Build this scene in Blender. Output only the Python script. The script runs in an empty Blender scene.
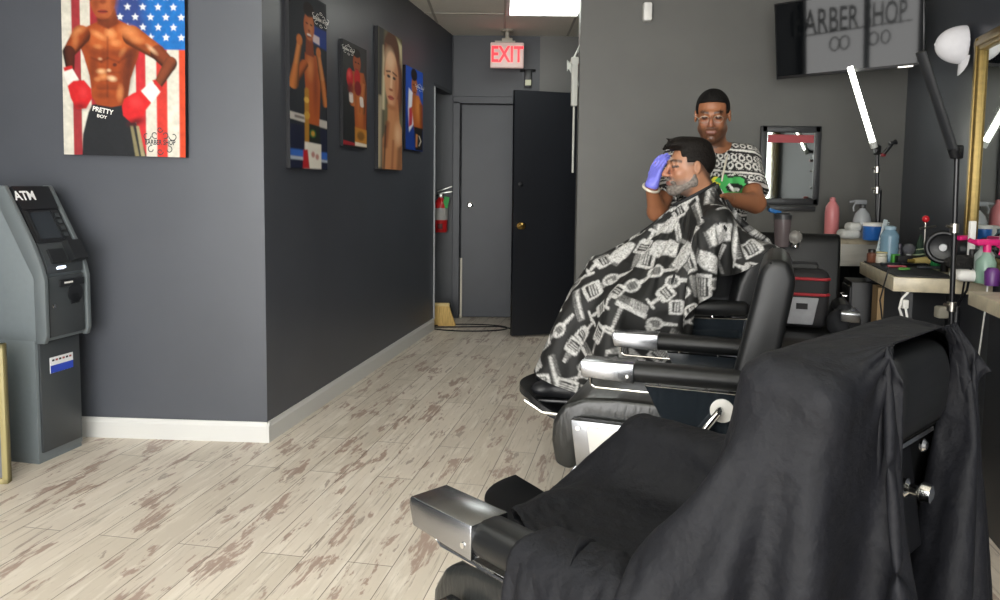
import bpy, bmesh, math, random
import numpy as np
from math import sin, cos, pi, radians, atan, atan2, sqrt
from mathutils import Vector, Matrix
random.seed(7)
SC = bpy.context.scene
COL = SC.collection
V = np.array

# ------------------------------------------------------------------ basics
def lin(c):
    if isinstance(c, str):
        c = c.lstrip('#'); c = [int(c[i:i+2], 16)/255 for i in (0, 2, 4)]
    return tuple((x/12.92 if x <= .04045 else ((x+.055)/1.055)**2.4) for x in c[:3])

def mat(name, col, rough=.5, metal=0., **k):
    m = bpy.data.materials.new(name); m.use_nodes = True
    nt = m.node_tree; b = nt.nodes['Principled BSDF']
    c = lin(col)
    b.inputs['Base Color'].default_value = (*c, 1)
    b.inputs['Roughness'].default_value = rough
    b.inputs['Metallic'].default_value = metal
    if 'trans' in k: b.inputs['Transmission Weight'].default_value = k['trans']
    if 'spec' in k: b.inputs['Specular IOR Level'].default_value = k['spec']
    if 'ior' in k: b.inputs['IOR'].default_value = k['ior']
    if 'alpha' in k: b.inputs['Alpha'].default_value = k['alpha']
    if 'coat' in k: b.inputs['Coat Weight'].default_value = k['coat']
    if 'sheen' in k: b.inputs['Sheen Weight'].default_value = k['sheen']
    if 'emit' in k:
        b.inputs['Emission Color'].default_value = (*lin(k.get('ecol', col)), 1)
        b.inputs['Emission Strength'].default_value = k['emit']
    if k.get('vcol'):
        a = nt.nodes.new('ShaderNodeAttribute'); a.attribute_name = 'Col'
        nt.links.new(a.outputs['Color'], b.inputs['Base Color'])
    n = k.get('noise')          # (scale, colour amount, bump)
    if n:
        tc = nt.nodes.new('ShaderNodeTexCoord'); no = nt.nodes.new('ShaderNodeTexNoise')
        mp = nt.nodes.new('ShaderNodeMapping')
        mp.inputs['Scale'].default_value = k.get('stretch', (1, 1, 1))
        nt.links.new(tc.outputs['Object'], mp.inputs['Vector'])
        nt.links.new(mp.outputs['Vector'], no.inputs['Vector'])
        no.inputs['Scale'].default_value = n[0]; no.inputs['Detail'].default_value = 5
        if n[1] and not k.get('vcol'):
            r = nt.nodes.new('ShaderNodeMapRange')
            r.inputs['From Min'].default_value = .3; r.inputs['From Max'].default_value = .7
            r.inputs['To Min'].default_value = 1-n[1]; r.inputs['To Max'].default_value = 1+n[1]
            nt.links.new(no.outputs['Fac'], r.inputs['Value'])
            mx = nt.nodes.new('ShaderNodeVectorMath'); mx.operation = 'SCALE'
            mx.inputs[0].default_value = c
            nt.links.new(r.outputs['Result'], mx.inputs['Scale'])
            nt.links.new(mx.outputs['Vector'], b.inputs['Base Color'])
        if n[2]:
            bp = nt.nodes.new('ShaderNodeBump'); bp.inputs['Strength'].default_value = n[2]
            bp.inputs['Distance'].default_value = k.get('bdist', .004)
            nt.links.new(no.outputs['Fac'], bp.inputs['Height'])
            nt.links.new(bp.outputs['Normal'], b.inputs['Normal'])
    return m

def mesh_obj(name, verts, faces, mats, parent=None, smooth=True, mi=None, cols=None, sharp=38):
    me = bpy.data.meshes.new(name)
    verts = np.asarray(verts, dtype=np.float32)
    me.from_pydata(verts.tolist(), [], faces if isinstance(faces, list) else faces.tolist())
    if not isinstance(mats, (list, tuple)): mats = [mats]
    for m in mats: me.materials.append(m)
    if mi is not None: me.polygons.foreach_set('material_index', np.asarray(mi, dtype=np.int32))
    if cols is not None:
        a = me.color_attributes.new('Col', 'FLOAT_COLOR', 'POINT')
        c = np.ones((len(verts), 4), dtype=np.float32); c[:, :3] = cols
        a.data.foreach_set('color', c.ravel())
    me.polygons.foreach_set('use_smooth', np.full(len(me.polygons), bool(smooth)))
    me.validate(); me.update()
    if smooth and sharp and len(me.polygons) < 60000:
        bm = bmesh.new(); bm.from_mesh(me)
        lim = radians(sharp)
        for e in bm.edges:
            if len(e.link_faces) == 2 and e.calc_face_angle(0) > lim: e.smooth = False
        bm.to_mesh(me); bm.free()
    o = bpy.data.objects.new(name, me); COL.objects.link(o)
    if parent: o.parent = parent
    return o

def tag(o, label=None, cat=None, group=None, kind=None):
    if label: o['label'] = label
    if cat: o['category'] = cat
    if group: o['group'] = group
    if kind: o['kind'] = kind
    return o

def thing(name, label, cat, loc=(0, 0, 0), rz=0., group=None, rot=None):
    o = bpy.data.objects.new(name, None); COL.objects.link(o)
    o.location = loc; o.rotation_euler = rot or (0, 0, rz); o.empty_display_size = .1
    return tag(o, label, cat, group)

def rotm(rx=0, ry=0, rz=0):
    return np.array(Matrix.Rotation(rz, 3, 'Z') @ Matrix.Rotation(ry, 3, 'Y') @ Matrix.Rotation(rx, 3, 'X'))

class MB:
    """collects shapes into one mesh"""
    def __init__(s): s.v = []; s.f = []; s.m = []; s.n = 0; s.mats = []
    def add(s, v, f, m=0):
        v = np.asarray(v, float); s.v.append(v); s.f += [tuple(int(i)+s.n for i in q) for q in f]
        s.m += [m]*len(f); s.n += len(v); return s
    def box(s, c, sz, rot=None, bev=0., m=0, seg=2):
        bm = bmesh.new(); bmesh.ops.create_cube(bm, size=1)
        for v in bm.verts: v.co = Vector((v.co.x*sz[0], v.co.y*sz[1], v.co.z*sz[2]))
        if bev: bmesh.ops.bevel(bm, geom=bm.edges[:], offset=min(bev, min(sz)*.49), segments=seg, affect='EDGES', profile=.5)
        return s._bm(bm, c, rot, m)
    def _bm(s, bm, c, rot, m):
        bm.verts.index_update()
        v = V([tuple(x.co) for x in bm.verts]); f = [[x.index for x in q.verts] for q in bm.faces]
        bm.free()
        if rot is not None: v = v @ np.asarray(rot).T
        return s.add(v+V(c), f, m)
    def prism(s, poly, axis, a, b, bev=0., m=0, seg=2):
        """poly = 2D points in the plane across axis ('x': yz, 'y': xz, 'z': xy)"""
        bm = bmesh.new()
        def p3(p, t): return {'x': (t, p[0], p[1]), 'y': (p[0], t, p[1]), 'z': (p[0], p[1], t)}[axis]
        lo = [bm.verts.new(p3(p, a)) for p in poly]; hi = [bm.verts.new(p3(p, b)) for p in poly]
        n = len(poly)
        bm.faces.new(lo); bm.faces.new(hi[::-1])
        for i in range(n): bm.faces.new((lo[i], hi[i], hi[(i+1) % n], lo[(i+1) % n]))
        bmesh.ops.recalc_face_normals(bm, faces=bm.faces[:])
        if bev: bmesh.ops.bevel(bm, geom=bm.edges[:], offset=bev, segments=seg, affect='EDGES', profile=.5)
        return s._bm(bm, (0, 0, 0), None, m)
    def tube(s, pts, r, n=10, m=0, cap=True, sq=None):
        pts = [V(p, dtype=float) for p in pts]; K = len(pts)
        rs = [r]*K if np.isscalar(r) else list(r)
        T = []
        for i in range(K):
            t = pts[min(i+1, K-1)]-pts[max(i-1, 0)]; T.append(t/(np.linalg.norm(t)+1e-12))
        u = np.cross(T[0], (0, 0, 1.)); 
        if np.linalg.norm(u) < .1: u = np.cross(T[0], (0, 1., 0))
        u /= np.linalg.norm(u); vs = []
        for i in range(K):
            u = u-T[i]*(u@T[i]); u /= np.linalg.norm(u)+1e-12; w = np.cross(T[i], u)
            for j in range(n):
                a = 2*pi*j/n; k1, k2 = (sq or (1, 1))
                vs.append(pts[i]+rs[i]*(cos(a)*u*k1+sin(a)*w*k2))
        f = [(i*n+j, i*n+(j+1) % n, (i+1)*n+(j+1) % n, (i+1)*n+j) for i in range(K-1) for j in range(n)]
        if cap: f += [tuple(range(n))[::-1], tuple((K-1)*n+j for j in range(n))]
        return s.add(vs, f, m)
    def cyl(s, a, b, r, r2=None, n=24, m=0): return s.tube([a, b], [r, r if r2 is None else r2], n, m)
    def lathe(s, prof, c=(0, 0, 0), n=24, m=0, rot=None, sx=1., sy=1.):
        vs = []; f = []; K = len(prof)
        for (r, z) in prof:
            for j in range(n):
                a = 2*pi*j/n; vs.append((max(r, 1e-5)*cos(a)*sx, max(r, 1e-5)*sin(a)*sy, z))
        for i in range(K-1):
            for j in range(n): f.append((i*n+j, i*n+(j+1) % n, (i+1)*n+(j+1) % n, (i+1)*n+j))
        f.append(tuple(range(n))[::-1]); f.append(tuple((K-1)*n+j for j in range(n)))
        vs = V(vs)
        if rot is not None: vs = vs @ np.asarray(rot).T
        return s.add(vs+V(c), f, m)
    def ell(s, c, r, rot=None, n=16, m=0):
        pr = [(sin(pi*i/n), -cos(pi*i/n)) for i in range(n+1)]
        vs = []; f = []; w = 20
        for (q, z) in pr:
            for j in range(w):
                a = 2*pi*j/w; vs.append((q*cos(a)*r[0], q*sin(a)*r[1], z*r[2]))
        for i in range(n):
            for j in range(w): f.append((i*w+j, i*w+(j+1) % w, (i+1)*w+(j+1) % w, (i+1)*w+j))
        vs = V(vs)
        if rot is not None: vs = vs @ np.asarray(rot).T
        return s.add(vs+V(c), f, m)
    def torus(s, c, R, r, rot=None, n=32, k=10, m=0):
        vs = []; f = []
        for i in range(n):
            for j in range(k):
                a = 2*pi*i/n; b = 2*pi*j/k
                vs.append(((R+r*cos(b))*cos(a), (R+r*cos(b))*sin(a), r*sin(b)))
        for i in range(n):
            for j in range(k): f.append((i*k+j, ((i+1) % n)*k+j, ((i+1) % n)*k+(j+1) % k, i*k+(j+1) % k))
        vs = V(vs)
        if rot is not None: vs = vs @ np.asarray(rot).T
        return s.add(vs+V(c), f, m)
    def build(s, name, mats, parent=None, smooth=True, sharp=38, M=None):
        v = np.vstack(s.v)
        if M is not None: v = v @ np.asarray(M[0]).T + V(M[1])
        return mesh_obj(name, v, s.f, mats, parent, smooth, s.m, sharp=sharp)

def text_mb(txt, size, depth=.001, bold=0.0, align='CENTER', sx=1.):
    cu = bpy.data.curves.new('t', 'FONT'); cu.body = txt; cu.size = size; cu.extrude = depth/2
    cu.align_x = align; cu.align_y = 'CENTER'; cu.offset = bold; cu.resolution_u = 3
    o = bpy.data.objects.new('t', cu); COL.objects.link(o)
    dg = bpy.context.evaluated_depsgraph_get(); dg.update()
    me = bpy.data.meshes.new_from_object(o.evaluated_get(dg))
    v = V([tuple(x.co) for x in me.vertices]); f = [tuple(p.vertices) for p in me.polygons]
    bpy.data.objects.remove(o); bpy.data.curves.remove(cu); bpy.data.meshes.remove(me)
    v[:, 0] *= sx
    return v, f

# ------------------------------------------------------------------ camera: a phone photo cropped to its lower part
H = 1.33; FPX = 760.; CX, CY = 500., 247.
TH = atan(62/760); RHO = .0114
FWD = V([0, cos(TH), -sin(TH)]); _u = V([0, sin(TH), cos(TH)]); _r = V([1., 0, 0])
RT = cos(RHO)*_r+sin(RHO)*_u; UP = cos(RHO)*_u-sin(RHO)*_r
EYE = V([0, 0, H])
def ray(x, y): return FWD+(x-CX)/FPX*RT-(y-CY)/FPX*UP
def PY(x, y, Y): d = ray(x, y); return EYE+d*Y/d[1]           # the point of the place seen at x,y lying at depth Y
def PZ(x, y, z=0.): d = ray(x, y); return EYE+d*(z-H)/d[2]    # ... lying at height z
cam = bpy.data.cameras.new('camera'); camo = bpy.data.objects.new('camera', cam); COL.objects.link(camo)
cam.sensor_width = 36; cam.lens = 36*FPX/1000; cam.shift_y = -(300-CY)/1000; cam.clip_start = .05
Mx = Matrix((( *RT, 0), (*UP, 0), (*(-FWD), 0), (0, 0, 0, 1))).transposed()
Mx.translation = Vector(EYE); camo.matrix_world = Mx
SC.camera = camo
SC.view_settings.view_transform = 'Standard'; SC.view_settings.look = 'None'
SC.view_settings.gamma = 1; SC.view_settings.use_curve_mapping = False
SC.view_settings.exposure = 0.0

# ------------------------------------------------------------------ signed distance fields
class Field:
    def __init__(s, lo, hi, h):
        s.lo = V(lo, dtype=float); s.h = h
        s.n = np.ceil((V(hi)-s.lo)/h).astype(int)+1
        s.d = np.full(s.n, .08, dtype=np.float32)
    def fn(s, f, lo, hi, k=.0, op='u'):
        a = np.clip(np.floor((V(lo)-s.lo)/s.h).astype(int), 0, s.n); b = np.clip(np.ceil((V(hi)-s.lo)/s.h).astype(int)+1, 0, s.n)
        if (b <= a).any(): return s
        ax = [s.lo[i]+s.h*np.arange(a[i], b[i]) for i in range(3)]
        P = np.stack(np.meshgrid(*ax, indexing='ij'), -1)
        e = f(P); sl = (slice(a[0], b[0]), slice(a[1], b[1]), slice(a[2], b[2])); d = s.d[sl]
        if op == 's': e = -e; d2 = -d
        else: d2 = d
        if k > 0:
            h = np.clip(.5+.5*(e-d2)/k, 0, 1) if op == 'u' else np.clip(.5-.5*(d+e)/k, 0, 1)
        if op == 'u':
            r = (e*(1-h)+d*h-k*h*(1-h)) if k > 0 else np.minimum(d, e)
        else:               # subtract f
            e = -e          # back to sdf of f
            if k > 0:
                h = np.clip(.5-.5*(d+e)/k, 0, 1); r = d*(1-h)+(-e)*h+k*h*(1-h)
            else: r = np.maximum(d, -e)
        s.d[sl] = r; return s
    def cone(s, a, b, ra, rb=None, k=.02, op='u', flat=None):
        a = V(a, dtype=float); b = V(b, dtype=float); rb = ra if rb is None else rb
        R = max(ra, rb)+.05+k
        def f(P):
            ab = b-a; q = P-a; L = (ab@ab)+1e-12
            t = np.clip((q@ab)/L, 0, 1); 
            return np.linalg.norm(q-t[..., None]*ab, axis=-1)-(ra+(rb-ra)*t)
        return s.fn(f, np.minimum(a, b)-R, np.maximum(a, b)+R, k, op)
    def ell(s, c, r, R=None, k=.02, op='u'):
        c = V(c, dtype=float); r = V(r, dtype=float); m = max(r)+.05+k
        def f(P):
            q = P-c
            if R is not None: q = q @ R
            k0 = np.linalg.norm(q/r, axis=-1); k1 = np.linalg.norm(q/(r*r), axis=-1)
            return k0*(k0-1)/(k1+1e-9)
        return s.fn(f, c-m, c+m, k, op)
    def mesh(s):
        import openvdb
        g = openvdb.FloatGrid(.08)
        g.copyFromArray(np.ascontiguousarray(s.d))
        p, q = g.convertToQuads(0.0)[:2]
        return np.asarray(p)*s.h+s.lo, np.asarray(q)[:, ::-1]

def smooth_mesh(v, f, it=2, lam=.5):
    E = np.vstack([f[:, [i, (i+1) % 4]] for i in range(4)]); E = np.vstack([E, E[:, ::-1]])
    for _ in range(it):
        acc = np.zeros_like(v); c = np.bincount(E[:, 0], minlength=len(v))[:, None]
        for j in range(3): acc[:, j] = np.bincount(E[:, 0], weights=v[E[:, 1], j], minlength=len(v))
        v = v+lam*(acc/np.maximum(c, 1)-v)
    return v

# ------------------------------------------------------------------ painter: flat artwork as colours on a dense grid
class Paint:
    def __init__(s, x0, y0, x1, y1, res, base):
        s.x = np.arange(x0+res/2, x1, res); s.y = np.arange(y0+res/2, y1, res)
        s.X, s.Y = np.meshgrid(s.x, s.y); s.res = res
        s.c = np.ones(s.X.shape+(3,))*V(lin(base)); s.ext = (x0, y0, x1, y1)
    def mix(s, a, col):
        c = col if isinstance(col, np.ndarray) else V(lin(col))
        s.c = s.c*(1-a[..., None])+c*a[..., None]; return s
    def poly(s, pts, col, a=1., soft=None):
        sd = s.sdpoly(pts); w = soft or s.res
        return s.mix(np.clip(.5-sd/w, 0, 1)*a, col)
    def sdpoly(s, pts):
        X, Y = s.X, s.Y; d = np.full(X.shape, 1e9); ins = np.zeros(X.shape, bool)
        n = len(pts)
        for i in range(n):
            (ax, ay), (bx, by) = pts[i], pts[(i+1) % n]
            ex, ey = bx-ax, by-ay; L = ex*ex+ey*ey+1e-12
            t = np.clip(((X-ax)*ex+(Y-ay)*ey)/L, 0, 1)
            d = np.minimum(d, np.hypot(X-ax-t*ex, Y-ay-t*ey))
            cr = ((ay > Y) != (by > Y)) & (X < ex*(Y-ay)/(ey+(1e-12 if ey == 0 else 0))+ax)
            ins ^= cr
        return np.where(ins, -d, d)
    def ell(s, cx, cy, rx, ry, col, rot=0., a=1., soft=None):
        dx, dy = s.X-cx, s.Y-cy; c_, s_ = cos(rot), sin(rot)
        u, v = (dx*c_+dy*s_)/rx, (-dx*s_+dy*c_)/ry
        sd = (np.hypot(u, v)-1)*min(rx, ry); w = soft or s.res
        return s.mix(np.clip(.5-sd/w, 0, 1)*a, col)
    def line(s, pts, r, col, a=1., soft=None, shade=None):
        for (ax, ay), (bx, by) in zip(pts[:-1], pts[1:]):
            r0, r1 = (r, r) if np.isscalar(r) else r
            ex, ey = bx-ax, by-ay; L = ex*ex+ey*ey+1e-12
            t = np.clip(((s.X-ax)*ex+(s.Y-ay)*ey)/L, 0, 1)
            rr = r0+(r1-r0)*t
            sd = np.hypot(s.X-ax-t*ex, s.Y-ay-t*ey)-rr; w = soft or s.res
            m = np.clip(.5-sd/w, 0, 1)*a
            if shade is not None:
                side = ((s.X-ax)*ey-(s.Y-ay)*ex)/sqrt(L)/np.maximum(rr, .1)
                k = np.clip(1-.55*(side*shade+.25)**2*1.3, .25, 1.1)[..., None]
                s.mix(m, V(lin(col))*k)
            else: s.mix(m, col)
        return s
    def grain(s, amt, sc=3, seed=1):
        r = np.random.RandomState(seed); n = r.rand(int(len(s.y)/sc)+2, int(len(s.x)/sc)+2)
        yi = np.arange(len(s.y))/sc; xi = np.arange(len(s.x))/sc
        y0 = yi.astype(int); x0 = xi.astype(int); fy = (yi-y0)[:, None]; fx = (xi-x0)[None]
        g = (n[y0][:, x0]*(1-fy)*(1-fx)+n[y0+1][:, x0]*fy*(1-fx)+n[y0][:, x0+1]*(1-fy)*fx+n[y0+1][:, x0+1]*fy*fx)
        s.c = s.c*(1+amt*(g[..., None]-.5)*2); return s
    def sample(s, x, y):
        x0, y0 = s.ext[:2]
        u = np.clip((np.asarray(x)-x0)/s.res-.5, 0, len(s.x)-1.001); v = np.clip((np.asarray(y)-y0)/s.res-.5, 0, len(s.y)-1.001)
        i = u.astype(int); j = v.astype(int); fu = (u-i)[..., None]; fv = (v-j)[..., None]
        c = s.c
        return (c[j, i]*(1-fu)+c[j, i+1]*fu)*(1-fv)+(c[j+1, i]*(1-fu)+c[j+1, i+1]*fu)*fv
    def blur(s, it=1):
        for _ in range(it):
            p = np.pad(s.c, ((1, 1), (1, 1), (0, 0)), 'edge')
            s.c = (p[1:-1, :-2]+p[1:-1, 2:]+p[:-2, 1:-1]+p[2:, 1:-1]+2*p[1:-1, 1:-1])/6
        return s
# ------------------------------------------------------------------ the room
M = {}
M['wall'] = mat('wall_paint', '#484b52', .38, noise=(2.2, .07, .12), bdist=.003)
M['wall2'] = mat('wall_paint_rear', '#636360', .5, noise=(2.5, .06, .12), bdist=.003)
M['alcove'] = mat('alcove_paint', '#44474c', .5, noise=(2, .06, .1))
M['base'] = mat('baseboard_white', '#c6c6c4', .4)
M['ceil'] = mat('ceiling_tile', '#e0dccf', .8, noise=(60, .03, .3))
M['cgrid'] = mat('ceiling_grid', '#a9a497', .5)
M['chrome'] = mat('chrome', '#d6d6d4', .12, 1.)
M['chromer'] = mat('brushed_metal', '#b9b5ac', .3, 1., noise=(14, .12, .05))
M['black'] = mat('black_plastic', '#131417', .35)
M['blackm'] = mat('black_matte', '#17181a', .7)
M['vinyl'] = mat('black_vinyl', '#101112', .4, spec=.32, noise=(5, .1, .25), bdist=.004)
M['white'] = mat('white_plastic', '#e9e8e4', .4)
M['glass'] = mat('clear_glass', '#ffffff', .02, trans=1., ior=1.45)

def floor_mat():
    m = bpy.data.materials.new('whitewashed_planks'); m.use_nodes = True
    nt = m.node_tree; N = nt.nodes; L = nt.links; b = N['Principled BSDF']
    tc = N.new('ShaderNodeTexCoord'); mp = N.new('ShaderNodeMapping')
    mp.inputs['Rotation'].default_value = (0, 0, -(pi/2-radians(10.6)))
    L.new(tc.outputs['Object'], mp.inputs['Vector'])
    br = N.new('ShaderNodeTexBrick'); br.offset = .37; br.squash = 1
    for k, v in (('Scale', 1), ('Mortar Size', .0016), ('Mortar Smooth', .2), ('Brick Width', 1.22), ('Row Height', .165), ('Bias', 0)):
        br.inputs[k].default_value = v
    br.inputs['Color1'].default_value = (*lin('#d4cabd'), 1); br.inputs['Color2'].default_value = (*lin('#c2b8aa'), 1)
    br.inputs['Mortar'].default_value = (*lin('#6c635a'), 1)
    L.new(mp.outputs['Vector'], br.inputs['Vector'])
    def noise(scale, stretch, det=6, dist=0.):
        q = N.new('ShaderNodeMapping'); q.inputs['Scale'].default_value = stretch
        L.new(mp.outputs['Vector'], q.inputs['Vector'])
        # shift the figure from board to board
        n = N.new('ShaderNodeTexNoise'); n.inputs['Scale'].default_value = scale
        n.inputs['Detail'].default_value = det; n.inputs['Distortion'].default_value = dist; n.inputs['Roughness'].default_value = .62
        L.new(q.outputs['Vector'], n.inputs['Vector']); return n
    def ramp(n, a, b_):
        r = N.new('ShaderNodeMapRange'); r.inputs['From Min'].default_value = a; r.inputs['From Max'].default_value = b_
        L.new(n.outputs['Fac'], r.inputs['Value']); return r
    def mixc(fac, a, col, scale=1.):
        x = N.new('ShaderNodeMix'); x.data_type = 'RGBA'
        s_ = N.new('ShaderNodeMath'); s_.operation = 'MULTIPLY'; s_.inputs[1].default_value = scale
        L.new(fac, s_.inputs[0]); L.new(s_.outputs[0], x.inputs['Factor'])
        L.new(a, x.inputs['A']); x.inputs['B'].default_value = (*lin(col), 1); return x.outputs['Result']
    c = br.outputs['Color']
    big = noise(1.3, (1, 2.2, 1), 3); c = mixc(ramp(big, .45, .75).outputs['Result'], c, '#b3a89d', .4)
    lt = noise(9, (.35, 2.4, 1), 6); c = mixc(ramp(lt, .52, .62).outputs['Result'], c, '#dad2c6', .6)
    st = noise(26, (.1, 2.6, 1), 7); c = mixc(ramp(st, .56, .66).outputs['Result'], c, '#8f8678', .62)
    # worn brown patches, broken along the grain
    p1 = noise(4.6, (.6, 1.9, 1), 7, .3); r1 = ramp(p1, .557, .584)
    p2 = noise(19, (.3, 2.2, 1), 6); r2 = ramp(p2, .42, .50)
    mu = N.new('ShaderNodeMath'); mu.operation = 'MULTIPLY'
    L.new(r1.outputs['Result'], mu.inputs[0]); L.new(r2.outputs['Result'], mu.inputs[1])
    c = mixc(mu.outputs[0], c, '#937b70', .8)
    p3 = noise(7.5, (.5, 2.4, 1), 7, .4); r3 = ramp(p3, .625, .65); c = mixc(r3.outputs['Result'], c, '#7d6e66', .6)
    p4 = noise(30, (.16, 2.2, 1), 8, .5); r4 = ramp(p4, .62, .66); c = mixc(r4.outputs['Result'], c, '#6a625c', .42)
    # joints stay on top
    x = N.new('ShaderNodeMix'); x.data_type = 'RGBA'; L.new(br.outputs['Fac'], x.inputs['Factor'])
    L.new(c, x.inputs['A']); x.inputs['B'].default_value = (*lin('#6a6158'), 1)
    L.new(x.outputs['Result'], b.inputs['Base Color'])
    b.inputs['Roughness'].default_value = .42
    bp = N.new('ShaderNodeBump'); bp.inputs['Strength'].default_value = .15; bp.inputs['Distance'].default_value = .002
    L.new(st.outputs['Fac'], bp.inputs['Height']); L.new(bp.outputs['Normal'], b.inputs['Normal'])
    return m
M['floor'] = floor_mat()

CZ = 2.78
P0 = V([-1.183, 3.811]); P1 = V([-.485, 7.55])          # corridor wall on the floor
cd = (P1-P0)/np.linalg.norm(P1-P0); cn = V([cd[1], -cd[0]])   # along it, and its normal into the room
fd = V([-.998, .061])                                    # the wall left of the corner, running left
FL = P0+fd*2.6
RC = V([2.84, 5.4]); rd = V([-.254, -.967])              # right wall from the far corner towards the camera
rn = V([-.967, .254])
BK = -3.0
def wallslab(name, a, b, z0, z1, t, m, side=1):
    a = V(a); b = V(b); d = (b-a)/np.linalg.norm(b-a); n = V([d[1], -d[0]])*side
    mb = MB(); mb.prism([tuple(a), tuple(b), tuple(b+n*t), tuple(a+n*t)], 'z', z0, z1)
    o = mb.build(name, m, smooth=False); tag(o, kind='structure'); return o
fl = MB().box((1.0, 3.2, -.05), (9.5, 12.5, .1)).build('floor', M['floor'], smooth=False); tag(fl, kind='structure')
# ceiling, with its tile grid and a hole for the troffer left plain (troffer sits in it)
ce = MB(); ce.box((1.0, 3.2, CZ+.05), (9.5, 12.5, .1), m=0)
for i in range(-6, 9):
    x = .02+.61*i
    ce.box((x, 3.2, CZ-.002), (.02, 12.4, .006), m=1)
for j in range(-2, 9):
    ce.box((1.0, .55+1.22*j-.05, CZ-.002), (9.4, .02, .006), m=1)
tag(ce.build('ceiling', [M['ceil'], M['cgrid']], smooth=False), kind='structure')
# left block: face towards the camera and corridor face
wallslab('wall_left', P0, FL, 0, CZ, .12, M['wall'], 1)
oa = P0+cd*3.135; 
mb = MB()
def slab(mb, a, b, z0, z1, t, side, m=0):
    a = V(a); b = V(b); d = (b-a)/np.linalg.norm(b-a); n = V([d[1], -d[0]])*side
    mb.prism([tuple(a), tuple(b), tuple(b+n*t), tuple(a+n*t)], 'z', z0, z1, m=m)
slab(mb, P0+cd*.0, oa, 0, CZ, .12, -1); slab(mb, oa, P1, 2.22, CZ, .12, -1)
tag(mb.build('wall_corridor', M['wall'], smooth=False), kind='structure')
mb = MB(); slab(mb, oa-cd*.006+cn*.004, oa+cd*.014+cn*.004, .0, 2.2, .1, -1)
# rear end of the corridor, running on behind the opening
mb = MB(); ey = 7.55
mb.box((-1.35, ey+.06, CZ/2), (1.75, .12, CZ)); 
mb.box((.0, ey+.06, 2.46), (.96, .12, .64)); mb.box((.98, ey+.06, CZ/2), (1.0, .12, CZ))
mb.box((.0, ey+.2, CZ/2), (3.4, .06, CZ)); tag(mb.build('wall_end', M['alcove'], smooth=False), kind='structure')  # first slab here is unseen, added to stop sky light leaking round the door
mb = MB(); mb.box((-2.2, 5.8, CZ/2), (.1, 3.6, CZ)); tag(mb.build('wall_alcove', M['alcove'], smooth=False), kind='structure')
# rear wall of the shop: its left end stands free beside the corridor
PL = PY(577.5, 185, 5.4)[0]
wallslab('wall_back', (PL, 5.4), RC+V([.2, 0]), 0, CZ, .12, M['wall2'], -1)
mb = MB(); mb.prism([(1.16, 5.52), (1.28, 5.52), (1.5, 7.62), (1.38, 7.62)], 'z', 0, CZ)
tag(mb.build('wall_passage', M['wall'], smooth=False), kind='structure')
wallslab('wall_right', RC, RC+rd*8.0, 0, CZ, .12, M['wall'], -1)
# street side: glazing behind the camera and on the left
def glazing(nm, a, b, z0, z1, nb, wname):
    a = V(a); b = V(b); d = (b-a); L = np.linalg.norm(d); d = d/L
    mb = MB()
    slab(mb, a, b, 0, z0, .1, 1); slab(mb, a, b, z1, CZ, .1, 1)
    tag(mb.build(wname, M['wall2'], smooth=False), kind='structure')
    fr = MB()
    for i in range(nb+1):
        c = a+d*L*i/nb; slab(fr, c-d*.03, c+d*.03, z0, z1, .07, 1)
    slab(fr, a, b, z0, z0+.05, .07, 1); slab(fr, a, b, z1-.05, z1, .07, 1)
    w = tag(fr.build(nm, mat('window_frame_metal', '#3b3d3f', .4, .8), smooth=False), kind='structure')
    return w
glazing('window_1', (1.2, BK), (-3.1, BK), .12, 2.68, 3, 'wall_street')
wallslab('wall_front', (1.2, BK), (3.2, BK), 0, CZ, .1, M['wall2'], 1)
glazing('window_2', (-3.1, BK), (-3.1, -.3), .12, 2.68, 2, 'wall_side')
wallslab('wall_corner', (-3.1, -.3), (-3.1, 4.4), 0, CZ, .1, M['wall'], -1)

# baseboards
bh = .105
def board(name, a, b, side, z1=bh):
    a = V(a); b = V(b); d = (b-a)/np.linalg.norm(b-a); n = V([d[1], -d[0]])*side
    mb = MB()
    pr = [(0, 0), (.014, 0), (.014, z1*.78), (.010, z1*.86), (.007, z1), (0, z1)]
    vs = []; k = len(pr)
    for p in (a, b):
        for (t, z) in pr: q = p+n*t; vs.append((q[0], q[1], z))
    f = [tuple(range(k)), tuple(range(k, 2*k))[::-1]]+[(i, i+k, (i+1) % k+k, (i+1) % k) for i in range(k)]
    mb.add(vs, f); o = mb.build(name, M['base'], smooth=False); tag(o, kind='structure'); return o
board('baseboard_left', P0-fd*.014, FL, -1)
board('baseboard_corridor', P0-cd*.014, oa, 1)

# door frame + closed grey door at the end of the corridor
M['door'] = mat('door_paint', '#30343b', .45, noise=(3, .08, .1))
M['doorb'] = mat('open_door_paint', '#15171c', .4, noise=(3, .1, .05))
M['brass'] = mat('old_brass', '#a8894c', .3, 1.)
fr = MB(); x0, x1 = -.42, .5
for x in (x0-.02, x1): fr.box((x, ey-.015, 1.07), (.07, .05, 2.14), bev=.004)
fr.box(((x0+x1)/2-.01, ey-.015, 2.155), (x1-x0+.09, .05, .07), bev=.004)
tag(fr.build('trim_1', M['door'], smooth=False), kind='structure')
d1 = MB(); d1.box((.04, ey+.03, 1.06), (.86, .04, 2.11), bev=.003)
d1 = tag(d1.build('door_1', M['door'], smooth=False), kind='structure')
kx = PY(470, 205, ey)
kb = MB(); kb.lathe([(.03, 0), (.03, .006), (.012, .01), (.012, .03), (.024, .036), (.026, .05), (.014, .06)], (kx[0], ey+.01, kx[2]), rot=rotm(pi/2))
kb.build('door_knob', M['chrome'], d1)
wd = MB(); wd.box((-.385, ey-.012, .3), (.02, .02, .6)); wd.build('frame_edge', mat('bare_wood_strip', '#c9c3b4', .6), d1, smooth=False)
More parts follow.
